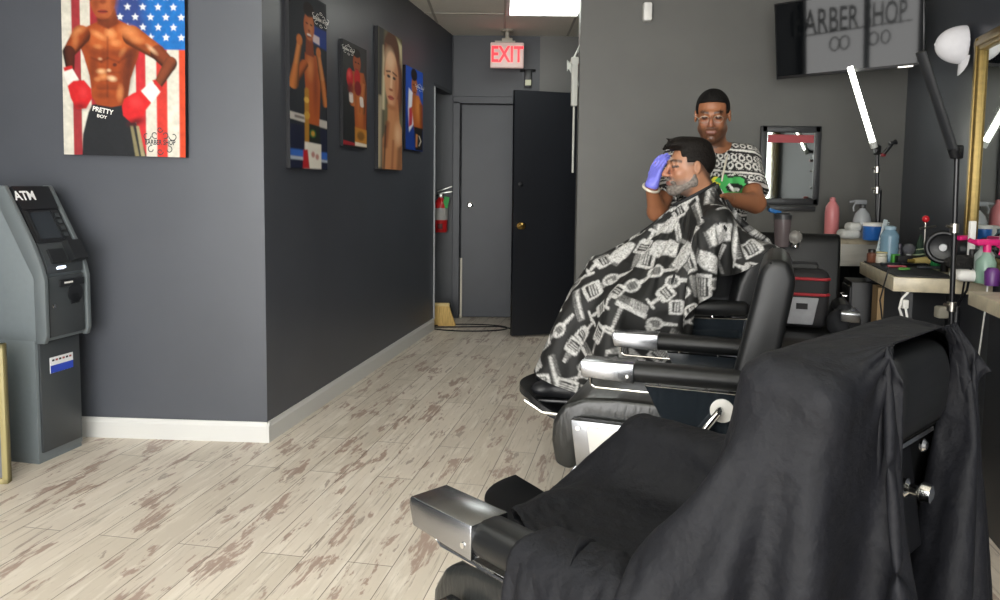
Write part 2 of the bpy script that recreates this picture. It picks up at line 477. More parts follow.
# open black door, seen from the corridor
a = V([.113, 6.56]); b = V([.98, 6.86]); dd = (b-a)/np.linalg.norm(b-a); nn = V([dd[1], -dd[0]])
mb = MB(); slab(mb, a, b, .015, 2.14, .045, -1)
d2 = tag(mb.build('door_2', M['doorb'], smooth=False), kind='structure')
kz = PY(521.5, 226, 6.57)[2]
kp = a+dd*.065
kb = MB(); kb.lathe([(.032, 0), (.032, .006), (.012, .01), (.012, .032), (.025, .038), (.028, .052), (.015, .064)], (kp[0], kp[1], kz), rot=rotm(pi/2, 0, atan2(dd[1], dd[0])))
kb.build('door_knob', M['brass'], d2)
dbz = kz+.36
kb = MB(); kb.lathe([(.022, 0), (.022, .008), (.01, .012)], (kp[0], kp[1], dbz), rot=rotm(pi/2, 0, atan2(dd[1], dd[0]))); kb.build('deadbolt', M['black'], d2)
mb = MB(); e1 = P0+cd*3.13+cn*.006
mb.box((e1[0]+.004, e1[1], 1.15), (.014, .014, 2.1)); tag(mb.build('trim_2', mat('corner_trim', '#8f9296', .5), smooth=False), kind='structure')
mb = MB(); e2 = (oa+P1)/2
slab(mb, oa+cn*.004, P1+cn*.004-cd*.02, 2.205, 2.235, .10, -1); tag(mb.build('trim_3', M['alcove'], smooth=False), kind='structure')
# grey chase strip on the end wall beside the sign
sp = PY(541, 60, ey)
mb = MB(); mb.box((sp[0]+.36, ey-.006, 2.47), (.74, .012, .62)); tag(mb.build('trim_4', M['wall2'], smooth=False), kind='structure')

# ------------------------------------------------------------------ light: sky through the shop front, the corridor troffer and added unseen ones
w = bpy.data.worlds.new('sky'); SC.world = w; w.use_nodes = True
bg = w.node_tree.nodes['Background']; bg.inputs['Color'].default_value = (1.0, .99, .97, 1); bg.inputs['Strength'].default_value = 13.0
def area(name, loc, sx, sy, rot, e, col=(1, 1, 1), portal=False):
    l = bpy.data.lights.new(name, 'AREA'); l.shape = 'RECTANGLE'; l.size = sx; l.size_y = sy; l.energy = e; l.color = col
    o = bpy.data.objects.new(name, l); COL.objects.link(o); o.location = loc; o.rotation_euler = rot
    if portal: l.cycles.is_portal = True
    return o
area('daylight_front', (-.95, BK+.0, 1.4), 4.3, 2.6, (pi/2, 0, 0), 1, portal=True)
area('daylight_side', (-3.1, -1.65, 1.5), 2.7, 2.6, (pi/2, 0, -pi/2), 1, portal=True)
M['troffer'] = mat('lamp_diffuser', '#f4f8f0', .5, emit=7.0, ecol='#fbfff8')
def troffer(x, y, label, grp=None):
    t = thing('ceiling_light', label, 'ceiling light', (x, y, CZ), group=grp)
    mb = MB()
    for sx_ in (-1, 1): mb.box((sx_*.30, 0, -.008), (.03, 1.2, .022), bev=.003)
    for sy_ in (-1, 1): mb.box((0, sy_*.59, -.008), (.6, .03, .022), bev=.003)
    mb.build('frame', M['white'], t, smooth=False)
    MB().box((0, 0, -.006), (.575, 1.16, .01)).build('diffuser', M['troffer'], t, smooth=False)
    return t
troffer(.345, 6.0, 'bright rectangular ceiling light in front of the exit sign')
for i, (x, y) in enumerate([(-1.45, 2.3), (-.23, 1.1), (.99, .5), (-1.45, .3), (.99, -1.6), (-1.45, -1.6)]):  # unseen troffers, added to brighten the shop floor from above
    troffer(x, y, 'rectangular ceiling light above the shop floor, unseen and added to brighten it', 'added ceiling lights over the shop floor')
# ------------------------------------------------------------------ canvases on the walls
M['art'] = mat('printed_canvas', '#ffffff', .6, vcol=True, spec=.25)
M['artedge'] = mat('canvas_edge', '#15161b', .6)
def canvas(name, label, o, xd, w, h, t, P, group=None, extra=None, n=(150, 220), tilt=0.):
    """o = top-left corner of the front on the wall (3D), xd = unit 2D direction to the right"""
    o = V(o, dtype=float); X = V([xd[0], xd[1], 0]); Nn = V([xd[1], -xd[0], 0]); Z = V([0, 0, 1.])
    c = o+X*w/2-Z*h/2
    nx, ny = n
    u = np.linspace(0, 1, nx); v = np.linspace(0, 1, ny); U, W_ = np.meshgrid(u, v)
    x0, y0, x1, y1 = P.ext
    if group and not extra is None and len(extra) < 10: P.c = np.clip(P.c, 0, 1)**1.1*1.05
    cols = P.sample(x0+U*(x1-x0), y0+W_*(y1-y0)).reshape(-1, 3)
    L = np.stack([(U-.5)*w, np.full(U.shape, -t), (.5-W_)*h], -1).reshape(-1, 3)
    f = [(j*nx+i, (j+1)*nx+i, (j+1)*nx+i+1, j*nx+i+1) for j in range(ny-1) for i in range(nx-1)]
    mi = [0]*len(f); k = len(L)
    bx = V([(sx*w/2, y, sz*h/2) for sx in (-1, 1) for y in (0, -t) for sz in (-1, 1)])
    ff = [(0, 1, 3, 2), (4, 6, 7, 5), (0, 2, 6, 4), (1, 5, 7, 3), (0, 4, 5, 1)]
    f += [tuple(i+k for i in q) for q in ff]; mi += [1]*5
    vs = np.vstack([L, bx]); cols = np.vstack([cols, np.ones((8, 3))*.02])
    mats = [M['art'], M['artedge']]
    if extra:
        for (ev, ef, em) in extra:            # lettering: coordinates in picture units
            ev = np.asarray(ev, float); q = np.stack([((ev[:, 0]-x0)/(x1-x0)-.5)*w, -t-.0006-ev[:, 2], (.5-(ev[:, 1]-y0)/(y1-y0))*h], -1)
            k = len(vs); vs = np.vstack([vs, q]); cols = np.vstack([cols, np.ones((len(q), 3))])
            f += [tuple(int(i)+k for i in p) for p in ef]
            if em not in mats: mats.append(em)
            mi += [mats.index(em)]*len(ef)
    ob = mesh_obj(name, vs, f, mats, None, False, mi, cols)
    ob.location = c; ob.rotation_euler = (0, tilt, atan2(xd[1], xd[0]))
    return tag(ob, label, 'picture', group)
def ptext(txt, cx, cy, size, sx=1., rot=0., bold=.0):
    v, f = text_mb(txt, size, 0., bold, sx=sx); c, s = cos(rot), sin(rot)
    q = np.stack([cx+v[:, 0]*c+v[:, 1]*s, cy+v[:, 0]*s-v[:, 1]*c, v[:, 2]*0], -1)
    return q, f
def pcurl(cx, cy, R, r, a0, a1, k=14):
    v = []; f = []
    for i in range(k+1):
        a = a0+(a1-a0)*i/k; q = R*(1-.55*i/k)
        for s in (-r, r): v.append((cx+(q+s)*cos(a), cy+(q+s)*sin(a), 0))
    return V(v), [(2*i, 2*i+1, 2*i+3, 2*i+2) for i in range(k)]
INK = mat('printed_ink', '#23242a', .5); WINK = mat('white_ink', '#e8e6e0', .5)
def logo(cx, cy, s, ink):
    ex = [(*ptext('BARBER SHOP', cx, cy, s*.46, .72, bold=.012*s), ink)]
    for (dx, dy, R, a, b) in [(-.9, -.42, .3, 0, 5), (.9, -.42, .3, pi, pi-5), (-.35, -.5, .25, 1, 6), (.35, -.5, .25, 2, -3), (-.6, .45, .26, 5, 0), (.6, .45, .26, pi-5, pi), (0, -.85, .2, 0, 6.2), (0, .6, .22, 0, 6.2)]:
        ex.append((*pcurl(cx+dx*s, cy+dy*s, R*s, .03*s, a, b), ink))
    return ex

# the big boxer over the flag (picture units = pixels of a 125 x 186 frame)
P = Paint(62, -29, 187.5, 158, .55, '#d8d4c8')
x = 62
for i, (a, b, c) in enumerate([(72, 81, '#a33a40'), (91, 100, '#a8353c'), (111, 119, '#b83a3f'), (137, 147, '#c8363c'), (158, 169, '#cf4238'), (181, 188, '#d2512f')]):
    P.poly([(a, -29), (b, -29), (b+.5, 158), (a+.5, 158)], c)
P.poly([(113, -29), (188, -29), (188, 53), (113, 53)], '#1f76c0')
P.poly([(113, -29), (140, -29), (150, 36), (113, 45)], '#3a4f8e', soft=14)
P.grain(.10, 9, 3)
for r_ in range(9):
    for q in range(7):
        sx_ = 122+q*15.5+(7.7 if r_ % 2 else 0); sy_ = -17+r_*9.7
        if sx_ > 186 or sy_ > 50: continue
        st = [(sx_+(3.9 if k % 2 == 0 else 1.6)*sin(k*pi/5), sy_-(3.9 if k % 2 == 0 else 1.6)*cos(k*pi/5)) for k in range(10)]
        P.poly(st, '#eef2f4')
SK, SKD, SKH = '#a34f24', '#5a2a1a', '#e8a169'
# trunks
P.poly([(92, 108), (124, 104), (131, 112), (139, 130), (148, 160), (81, 160), (82, 138), (88, 116)], '#2b2d31')
P.poly([(131, 128), (134, 128), (140, 158), (136, 158)], '#8c8464'); P.poly([(137, 128), (140, 128), (146, 158), (142, 158)], '#a39a78')
# torso
P.poly([(87, 32), (99, 27), (119, 24), (137, 33), (143, 46), (140, 60), (132, 82), (128, 107), (112, 110), (97, 108), (92, 100), (90, 80), (84, 60), (78, 45)], SK)
P.poly([(130, 50), (142, 50), (133, 82), (128, 107), (122, 108), (127, 80)], SKD, .65, soft=6)
P.ell(101, 44, 12, 10, '#c46c38', .2, .8, soft=8); P.ell(122, 44, 12, 11, '#c97038', -.2, .8, soft=8)
P.ell(112, 38, 5, 4, SKH, .6, .9, soft=5); P.ell(100, 40, 6, 2.2, SKH, .5, .9, soft=4); P.ell(124, 56, 4, 2, SKH, -.9, .7, soft=3)
P.line([(109, 42), (108, 100)], .9, SKD, .5, soft=2); P.line([(92, 62), (102, 66), (109, 62), (120, 66), (128, 60)], .8, SKD, .55, soft=2.5)
for yy in (76, 84, 92): P.line([(98, yy), (121, yy)], .6, SKD, .45, soft=2.5)
P.ell(104, 80, 4, 3, SKH, 0, .7, soft=4); P.ell(113, 82, 4, 2.4, '#f4cfa6', .2, .9, soft=3); P.ell(102, 75, 4, 2, '#f0c08e', 0, .9, soft=3)
P.ell(116, 68.5, 2.2, 1.8, '#5a2a20', 0, .9)
# shoulders and arms
P.line([(82, 40), (69, 57)], (9.5, 6.5), SK, shade=1); P.line([(69, 57), (70, 72)], (6.5, 4.6), SKD, shade=-1)
P.line([(134, 40), (160, 56)], (10, 7.5), '#bd6531', shade=-1); P.line([(160, 56), (172, 68)], (7.5, 6.5), '#8a4627', shade=-1)
P.line([(173, 66), (160, 87)], (6.6, 4.6), '#8a4a2c', shade=1)
P.ell(131, 36, 8, 5, SKH, .4, .6, soft=7); P.ell(154, 53, 5, 1.6, '#f4cfa6', .7, .8, soft=3); P.ell(79, 36, 7, 3, SKH, -.5, .6, soft=5)
# neck and head
P.poly([(98, 16), (117, 14), (121, 28), (110, 34), (99, 29)], '#7c3c22', soft=2)
P.ell(104.5, 1, 13.5, 24, '#a65732', 0); P.ell(105, -17, 13.8, 9, '#1b1412'); P.ell(109, 4, 9, 17, '#c2774a', 0, .6, soft=9)
P.ell(92, 3, 1.8, 4, '#8a4528'); P.ell(99, -3, 3, 1.1, '#2a1713'); P.ell(110, -3.4, 3, 1.1, '#2a1713')
P.line([(95.5, -7), (102, -7.6)], .7, '#1e1210'); P.line([(107.5, -8), (114, -7.5)], .7, '#1e1210')
P.ell(104.5, 7.5, 3.6, 2.4, '#8c4529', 0, .9, soft=2); P.ell(104.5, 17, 5, 2, '#9c4438', 0); P.line([(99.5, 17), (109.5, 17)], .4, '#4c1e1a')
P.ell(104, 25, 6, 2, SKD, 0, .6, soft=3)
# wraps and gloves
P.poly([(63, 72), (71, 71), (79, 84), (68, 90), (64, 82)], '#e8e2dc'); P.poly([(63, 72), (72, 70), (73, 73), (64, 76)], '#c83030')
P.poly([(67, 90), (73, 85), (84, 84), (91, 92), (92, 102), (86, 112), (76, 113), (70, 102)], '#cf2b2f'); P.ell(83, 96, 4, 5, '#e3474a', 0, .7, soft=5); P.ell(80, 110, 7, 3, '#6d1a20', 0, .7, soft=5)
P.poly([(142, 94), (153, 84), (163, 93), (153, 106)], '#eee8e2'); P.poly([(154, 83), (157, 82), (165, 91), (162, 94)], '#c4302f')
P.poly([(125, 102), (134, 96), (142, 93), (153, 105), (146, 114), (141, 124), (132, 125), (124, 118), (123, 109)], '#d22c30'); P.ell(137, 105, 6, 5, '#e84c4c', .4, .7, soft=6); P.ell(137, 124, 8, 3.5, '#5a1a1e', -.3, .8, soft=4)
# muscle modelling and sweat
for (a, b, rx, ry, cc, al) in [(97, 55, 9, 4, SKD, .35), (121, 57, 10, 4, SKD, .4), (94, 72, 4, 14, SKD, .45), (127, 76, 5, 18, SKD, .55), (105, 60, 3, 6, SKD, .35), (103, 90, 5, 3, SKD, .3), (114, 90, 5, 3, SKD, .3), (104, 99, 9, 3, SKD, .35), (121, 96, 3, 7, SKH, .5), (117, 47, 5, 3, SKH, .6), (99, 51, 4, 2, SKH, .5), (139, 44, 6, 3, SKH, .5), (147, 50, 4, 2, SKD, .4), (76, 46, 3, 6, SKH, .35), (88, 44, 3, 8, SKD, .4), (131, 62, 3, 8, SKD, .5), (98, 83, 3, 2, SKH, .5), (110, 74, 2, 1.4, '#f4d6ae', .7), (101, 63, 2, 1.2, '#f4d6ae', .5), (98, 8, 3, 6, '#7a3c22', .5), (116, 6, 3, 9, '#6e3420', .5), (104, -8, 7, 3, '#d79a6a', .5)]:
    P.ell(a, b, rx, ry, cc, .1, al, soft=min(rx, ry)*1.1)
P.grain(.07, 5, 8); P.grain(.05, 2, 9)
P.c = np.clip(P.c, 0, 1)**1.12*.86
P.blur(1)
ex = [(*ptext('PRETTY', 103, 113.8, 6.6, .95, .18, .16), WINK), (*ptext('BOY', 102, 119.7, 4.4, 1.2, .18, .08), WINK)]+logo(161.5, 144, 15, INK)
ptl = PY(62, -29, 3.78); pbr = PY(187.5, 158.5, 3.76)
pw = pbr[0]-ptl[0]+.03
yl = P0[1]+(P0[0]-ptl[0])*.0611
zb = PY(62, 155.5, yl)[2]
ptl[0] -= .045
canvas('canvas_print', 'large canvas of a boxer with red gloves before a striped flag with stars', (ptl[0], yl-.002, zb+pw*1.49), -fd, pw, pw*1.49, .03, P, 'boxing canvases', ex, (200, 298), tilt=.016)

def wallpt(s, z): q = P0+cd*s; return V([q[0], q[1], z])
def onwall(px, py, off=.024):
    d = ray(px, py); n3 = V([cn[0], cn[1], 0]); p0 = V([P0[0], P0[1], 0])+n3*off
    q = EYE+d*((p0-EYE)@n3)/(d@n3); return (q[:2]-P0)@cd, q[2]
def wcanvas(label, pxs, t, P, n, ex=None):
    (xl, yt, xr, yb) = pxs     # left and right edges of the front, top and bottom seen at the left edge
    s0, zt = onwall(xl, yt); s1, _ = onwall(xr, 180); _, z0 = onwall(xl, yb)
    return canvas('canvas_print', label, wallpt(s0, zt), cd, s1-s0, zt-z0, t, P, 'boxing canvases', ex, n)
# tall canvas near the corner
P = Paint(86, -15, 208, 507, 1.6, '#23262e')
P.ell(150, 250, 90, 260, '#3a3f46', 0, .5, soft=90); P.poly([(86, -50), (208, -50), (208, -20), (86, -20)], '#5a5f66', .6, soft=20)
P.poly([(150, 70), (208, 70), (208, 130), (150, 120)], '#1d3f8e', soft=6); P.poly([(160, 95), (183, 98), (183, 122), (160, 118)], '#d8c9cc', soft=3)
P.poly([(86, 343), (208, 352), (208, 376), (86, 364)], '#c8c3bd', soft=3); P.poly([(100, 350), (130, 352), (130, 360), (100, 358)], '#4a3a3a', .7, soft=3)
P.poly([(86, 377), (208, 380), (208, 505), (86, 505)], '#1d2340', .9, soft=4); P.poly([(86, 450), (208, 452), (208, 476), (86, 470)], '#3c6ec0', soft=6); P.poly([(86, 470), (208, 476), (208, 484), (86, 480)], '#c3ccd8', .8, soft=4)
P.poly([(134, 160), (180, 158), (186, 200), (183, 300), (180, 372), (136, 372), (137, 300), (132, 220)], '#b65f2c', soft=3); P.ell(150, 200, 10, 30, '#dd9357', 0, .7, soft=14); P.ell(168, 260, 7, 60, '#7e3a1e', 0, .6, soft=10)
P.line([(132, 195), (100, 250)], (12, 13), '#c06a34', shade=1); P.line([(98, 262), (108, 195)], (15, 9), '#d58648', shade=-1); P.line([(108, 195), (118, 135)], (9, 8), '#d99050', shade=-1)
P.line([(186, 195), (200, 260)], (11, 12), '#a5562a', shade=1); P.line([(201, 300), (190, 220)], (9, 9), '#c97d42', shade=1); P.line([(190, 220), (178, 150)], (9, 8), '#cf8a52', shade=1)
P.ell(117, 130, 9, 16, '#c6793f'); P.ell(179, 145, 8, 15, '#c6793f')
P.poly([(138, 110), (160, 110), (164, 165), (136, 165)], '#8a4524', soft=2); P.ell(148, 78, 17, 42, '#b8693e'); P.ell(147, 30, 17, 22, '#241a17'); P.ell(152, 85, 9, 26, '#d08a58', 0, .7, soft=12)
P.ell(141, 72, 4, 2.4, '#2a1713'); P.ell(155, 72, 4, 2.4, '#2a1713'); P.ell(148, 92, 4, 4, '#8d4528', soft=3); P.ell(148, 104, 7, 3.6, '#f0e6dc'); P.ell(148, 109, 7, 3, '#7c2f24', 0, .8)
P.poly([(136, 368), (181, 372), (184, 428), (134, 424)], '#232a22', soft=3); P.ell(158, 398, 11, 13, '#3f6a3a'); P.ell(158, 398, 6, 8, '#c79a3f')
P.line([(139, 270), (138, 425)], 7, '#b78632', soft=3); P.ell(138, 300, 8, 9, '#e0b95a'); P.ell(139, 345, 9, 12, '#caa044')
P.poly([(131, 425), (186, 428), (186, 505), (128, 505)], '#e2ddd2', soft=3); P.poly([(126, 450), (140, 448), (146, 505), (124, 505)], '#b7242c', soft=3); P.ell(158, 462, 6, 9, '#a8433c', 0, .7, soft=4); P.ell(172, 468, 6, 9, '#a8433c', 0, .7, soft=4)
P.blur(1)
wcanvas('tall canvas of a bare-chested fighter with raised fists, nearest the wall corner', (288.5, -17, 327.5, 168), .024, P, (78, 220), logo(188, 45, 26, WINK)[:])
# smaller canvas with two red gloves
P = Paint(247, 134, 322, 443, 1.2, '#2b2d30'); P.ell(290, 180, 60, 90, '#494a48', 0, .5, soft=50)
P.poly([(275, 215), (312, 210), (322, 250), (320, 385), (284, 385), (280, 290)], '#b2602d', soft=3); P.ell(300, 300, 8, 50, '#d88a4c', 0, .7, soft=14); P.ell(316, 300, 5, 80, '#6e351f', 0, .6, soft=8)
P.line([(272, 240), (276, 310)], (8, 10), '#c57741', shade=-1); P.line([(312, 250), (306, 330)], (9, 9), '#c57741', shade=1)
P.line([(271, 285), (272, 305)], 6, '#e5dcd4'); P.line([(304, 290), (306, 310)], 6, '#e5dcd4')
P.ell(290, 186, 12, 32, '#a75a35'); P.ell(289, 158, 12, 13, '#211a18'); P.ell(286, 186, 3, 2, '#231512'); P.ell(295, 186, 3, 2, '#231512'); P.ell(290, 207, 5, 2, '#6a2720')
P.ell(268, 238, 10, 28, '#c9252b'); P.ell(266, 228, 5, 10, '#ee6a66', 0, .7, soft=6); P.ell(291, 232, 10, 26, '#c3242b'); P.ell(293, 262, 11, 22, '#8c1f24'); P.ell(270, 268, 9, 16, '#7d1c22', 0, .8, soft=6)
P.poly([(283, 380), (322, 384), (322, 437), (283, 437)], '#c48a3a', soft=3); P.ell(302, 405, 12, 14, '#6d4a22', 0, .7, soft=6); P.poly([(283, 425), (322, 428), (322, 437), (283, 437)], '#e8dccc'); P.poly([(247, 424), (283, 430), (283, 437), (247, 437)], '#a82a35')
P.blur(1)
wcanvas('small dark canvas of a boxer guarding his face with two red gloves', (343, 38.5, 367.2, 146), .022, P, (64, 170), logo(264, 160, 17, WINK))
# close portrait
P = Paint(350, 100, 422, 508, 1.2, '#6f6a52'); P.poly([(350, 75), (368, 90), (362, 510), (350, 510)], '#3b3c38', soft=8); P.poly([(398, 100), (422, 120), (422, 250), (408, 250)], '#cfc49a', soft=10); P.line([(368, 150), (364, 330)], 4, '#d8c9a4', soft=6)
P.line([(356, 300), (352, 500)], 5, '#b5a68a', soft=8)
P.ell(390, 155, 24, 62, '#5b3a28', soft=4); P.ell(412, 250, 12, 90, '#4f3225', soft=6); P.line([(374, 140), (370, 230)], 4, '#7a4e34', soft=4)
P.poly([(378, 300), (408, 290), (414, 360), (422, 380), (422, 510), (362, 510), (362, 420), (376, 380)], '#c88a5e', soft=4)
P.ell(389, 235, 21, 82, '#d9a27a', soft=3); P.ell(404, 260, 9, 70, '#a05a38', 0, .7, soft=12); P.ell(384, 180, 13, 30, '#ecc9a4', 0, .8, soft=14)
P.line([(374, 218), (384, 214)], 2.4, '#5a3624', soft=2); P.line([(393, 214), (404, 219)], 2.4, '#5a3624', soft=2); P.ell(380, 230, 5, 4.5, '#3b2a26'); P.ell(397, 230, 5, 4.5, '#3b2a26')
P.line([(389, 225), (387, 262)], 3, '#e8bf98', soft=3); P.ell(387, 268, 6, 4, '#9a5638', soft=3); P.ell(387, 292, 9, 7, '#b4564a'); P.line([(378, 291), (396, 291)], 1.2, '#6a2b24')
P.ell(389, 320, 13, 8, '#a7663f', 0, .7, soft=8); P.line([(377, 370), (370, 440)], 6, '#8c4e30', .8, soft=8); P.line([(394, 420), (390, 505)], 3, '#8c4e30', .7, soft=6); P.ell(408, 400, 9, 30, '#ecc39a', 0, .7, soft=12); P.line([(371, 380), (366, 510)], 2.5, '#3f3430', .8, soft=3)
P.poly([(408, 440), (422, 430), (422, 510), (404, 510)], '#6f4a34', .7, soft=8); P.blur(1)
wcanvas('tall warm canvas with a close portrait of a face and bare shoulder', (377.5, 25.5, 401.5, 168.5), .028, P, (62, 230))
# small blue canvas
P = Paint(437, 208, 490, 451, 1.0, '#2455b4'); P.ell(450, 400, 30, 90, '#16306e', 0, .6, soft=40)
P.poly([(446, 270), (458, 280), (462, 370), (447, 400), (444, 330)], '#dfe0e6', soft=3); P.poly([(447, 330), (458, 320), (456, 375), (446, 385)], '#b73848', soft=3)
P.poly([(457, 285), (476, 283), (489, 310), (490, 385), (462, 390), (455, 330)], '#b3652f', soft=3); P.ell(474, 320, 6, 30, '#e09a56', 0, .7, soft=10); P.line([(484, 310), (487, 380)], 5, '#8c4a26', .9, soft=5)
P.ell(463, 258, 9, 28, '#a4603a'); P.ell(462, 226, 9.5, 18, '#191615'); P.ell(460, 256, 2.6, 1.8, '#231512'); P.ell(468, 256, 2.6, 1.8, '#231512'); P.ell(464, 277, 4, 2, '#6a2720')
P.poly([(462, 380), (490, 380), (490, 450), (466, 450)], '#26221f', soft=4); P.poly([(468, 400), (474, 402), (472, 440), (467, 440)], '#c98a5a', soft=2); P.line([(478, 405), (484, 420), (478, 435)], 1.4, '#d8d2c4'); P.blur(1)
wcanvas('small bright blue canvas, last of the pictures before the opening', (406, 64.5, 422.8, 149), .022, P, (60, 150), logo(480, 258, 13, WINK))

# ------------------------------------------------------------------ cash machine at the left edge
M['atm'] = mat('atm_grey', '#6b7377', .38, noise=(40, .03, .04)); M['atml'] = mat('atm_cheek_grey', '#5f6669', .4); M['atmd'] = mat('atm_dark_face', '#3b3f42', .42); M['atmk'] = mat('atm_black', '#1c1e21', .35)
AW = .275; ca = PZ(41, 465)
A = thing('cash_machine', 'grey standing cash machine with a slanted dark face, at the left edge by the wall', 'cash machine', (ca[0], ca[1], 0), radians(-12.5))
T = V([-.15, 1.29]); B = V([.05, .90]); td = (B-T)/np.linalg.norm(B-T); tn = V([-td[1], td[0]])
def S(u, v, w): q = T+td*v+tn*w; return (q[0], u, q[1])
lo = MB(); lo.box((-.29, AW/2, .305), (.56, AW, .57), bev=.006); lo.box((-.29, AW/2, .012), (.55, AW-.01, .024)); lo.build('lower_cabinet', M['atm'], A)
pn = MB(); pn.box((-.004, AW/2, .315), (.014, AW-.03, .53), bev=.005); pn.build('lower_door', M['atmd'], A)
up = MB(); up.prism([(-.58, .58), (.03, .58), (.03, .90), (-.165, 1.27), (-.185, 1.29), (-.58, 1.29)], 'y', .0, AW, bev=.006); up.build('upper_cabinet', M['atm'], A)
for (a, b) in ((-.004, .020), (AW-.020, AW+.004)):
    q = MB(); pr = [(-.18, 1.302), (-.14, 1.302), (.0, 1.04), (.045, .93), (.06, .87), (.06, .61), (.048, .575), (.0, .575), (.0, .88), (-.17, 1.2)]
    q.prism(pr, 'y', a, b, bev=.004); q.build('side_cheek', M['atml'], A)
q = MB(); q.prism([S(0, .0, 0)[::2], S(0, .0, .02)[::2], S(0, .12, .02)[::2], S(0, .12, 0)[::2]], 'y', .03, AW-.03); hd = q.build('header', M['atmk'], A, smooth=False)
def slope_text(txt, u, v, size, m, name, par, w=.0212, sx=.9):
    tv, tf = text_mb(txt, size, .0, .002, sx=sx)
    vs = [S(u+p[0], v-p[1], w) for p in tv]; q = MB(); q.add(vs, tf); return q.build(name, m, par, smooth=False)
slope_text('ATM', .078, .052, .064, mat('atm_letters', '#eef0f0', .5), 'lettering', hd)
q = MB()
def sbox(q, u0, u1, v0, v1, w0, w1, m=0): q.add([S(u, v, w) for u in (u0, u1) for v in (v0, v1) for w in (w0, w1)], [(0, 1, 3, 2), (4, 6, 7, 5), (0, 4, 5, 1), (2, 3, 7, 6), (1, 5, 7, 3), (0, 2, 6, 4)], m)
sbox(q, .03, AW-.03, .12, .29, 0, .014); sbox(q, .05, .058, .13, .28, .014, .02); sbox(q, AW-.085, AW-.077, .13, .28, .014, .02)
bez = q.build('screen_bezel', M['atmk'], A, smooth=False)
q = MB(); sbox(q, .06, AW-.087, .135, .272, .0135, .0155); q.build('screen', mat('atm_screen', '#2d3238', .15), bez, smooth=False)
for k in range(4):
    q = MB(); sbox(q, AW-.07, AW-.045, .145+.034*k, .165+.034*k, .0135, .02); q.build('screen_button', M['atmd'], bez, smooth=False)
q = MB(); q.prism([(-.02, 1.045), (.0, 1.03), (.035, .965), (.045, .93), (.045, .895), (-.02, .895), (-.02, 1.0)], 'y', .03, AW-.03); q.build('keypad_shelf', M['atmd'], A, smooth=False)
q = MB(); sbox(q, .06, .15, .33, .40, .0, .025); q.build('keypad', M['atmk'], A, smooth=False)
q = MB(); sbox(q, .17, .255, .30, .40, .0, .05); rd_ = q.build('card_reader', M['atmk'], A, smooth=False)
q = MB(); sbox(q, .055, .095, .425, .436, .03, .048); q.build('slot_light', mat('slot_light', '#dfe8ff', .5, emit=1.0), A, smooth=False)
q = MB(); q.box((.044, AW/2, .74), (.014, AW-.062, .285), bev=.006); fp = q.build('dispenser_panel', M['atmd'], A)
q = MB(); q.box((.053, .165, .845), (.012, .15, .035), bev=.003); q.build('dispenser_slot', M['atmk'], fp)
q = MB(); q.box((.060, .14, .847), (.003, .05, .008)); q.build('slot_label', M['white'], fp, smooth=False)
q = MB(); q.lathe([(.045, -.0), (.045, .006)], (.052, .185, .79), rot=rotm(0, pi/2)); q.box((.055, .185, .765), (.006, .055, .05), bev=.002); q.build('finger_recess', M['atmk'], fp)
q = MB(); q.lathe([(.009, 0), (.009, .006), (.004, .008)], (.052, .05, .745), rot=rotm(0, pi/2)); q.build('lock', M['chrome'], fp)
q = MB(); q.box((.0045, .14, .455), (.003, .14, .075), m=0); q.box((.0062, .14, .436), (.0015, .138, .036), m=1)
for k in range(6): q.box((.0065, .088+.021*k, .478), (.001, .013, .009), m=2+(k % 2))
q.build('card_sticker', [mat('sticker_white', '#e6e8ea', .5), mat('sticker_blue', '#2d49b8', .5), M['atmk'], mat('sticker_red', '#9c4a4a', .5)], A, smooth=False)

# gilt-edged board leaning at the very left
G = thing('framed_board', 'edge of a grey board in a gilt frame, beside the cash machine', 'board', (-2.145, 3.255, 0), radians(8))
gb = mat('gilt_wood', '#9a8f62', .5)
q = MB(); q.box((-.30, 0, .31), (.60, .02, .61)); q.build('panel', mat('grey_felt', '#6c6d70', .8), G, smooth=False)
q = MB(); q.box((-.012, -.006, .31), (.024, .04, .62), bev=.004); q.box((-.30, -.006, .012), (.6, .04, .024), bev=.004); q.box((-.30, -.006, .61), (.6, .04, .02), bev=.004); q.build('frame', gb, G)

# ------------------------------------------------------------------ end of the corridor: sign, extinguisher, alarm, cables
ys = 7.25
c = PY(507, 55.5, ys); wS = PY(524, 55, ys)[0]-PY(490.5, 55, ys)[0]; hS = .235
E_ = thing('exit_sign', 'red and white lit exit sign hanging from the ceiling above the grey door', 'sign', (c[0], ys, c[2]))
q = MB(); q.box((0, 0, 0), (wS, .05, hS), bev=.012, seg=3); q.build('housing', mat('sign_face', '#cdbab4', .4, emit=.25, ecol='#d8a8a0'), E_)
tv, tf = text_mb('EXIT', .205, .004, .004, sx=.72); tv = np.stack([tv[:, 0], -.027-tv[:, 2]*0-np.where(tv[:, 2] > 0, .002, 0), tv[:, 1]], -1)
mesh_obj('lettering', tv, tf, mat('exit_red', '#e8232f', .4, emit=1.1, ecol='#ff2a38'), E_, False)
q = MB(); q.box((0, 0, hS/2+.02), (.1, .05, .04), bev=.005); q.box((-.02, 0, hS/2+.008), (.19, .03, .016)); q.lathe([(.06, 0), (.05, .02)], (0, 0, CZ-c[2]-.022)); q.cyl((0, 0, hS/2), (0, 0, CZ-c[2]-.01), .02); q.build('bracket', M['cgrid'], E_)

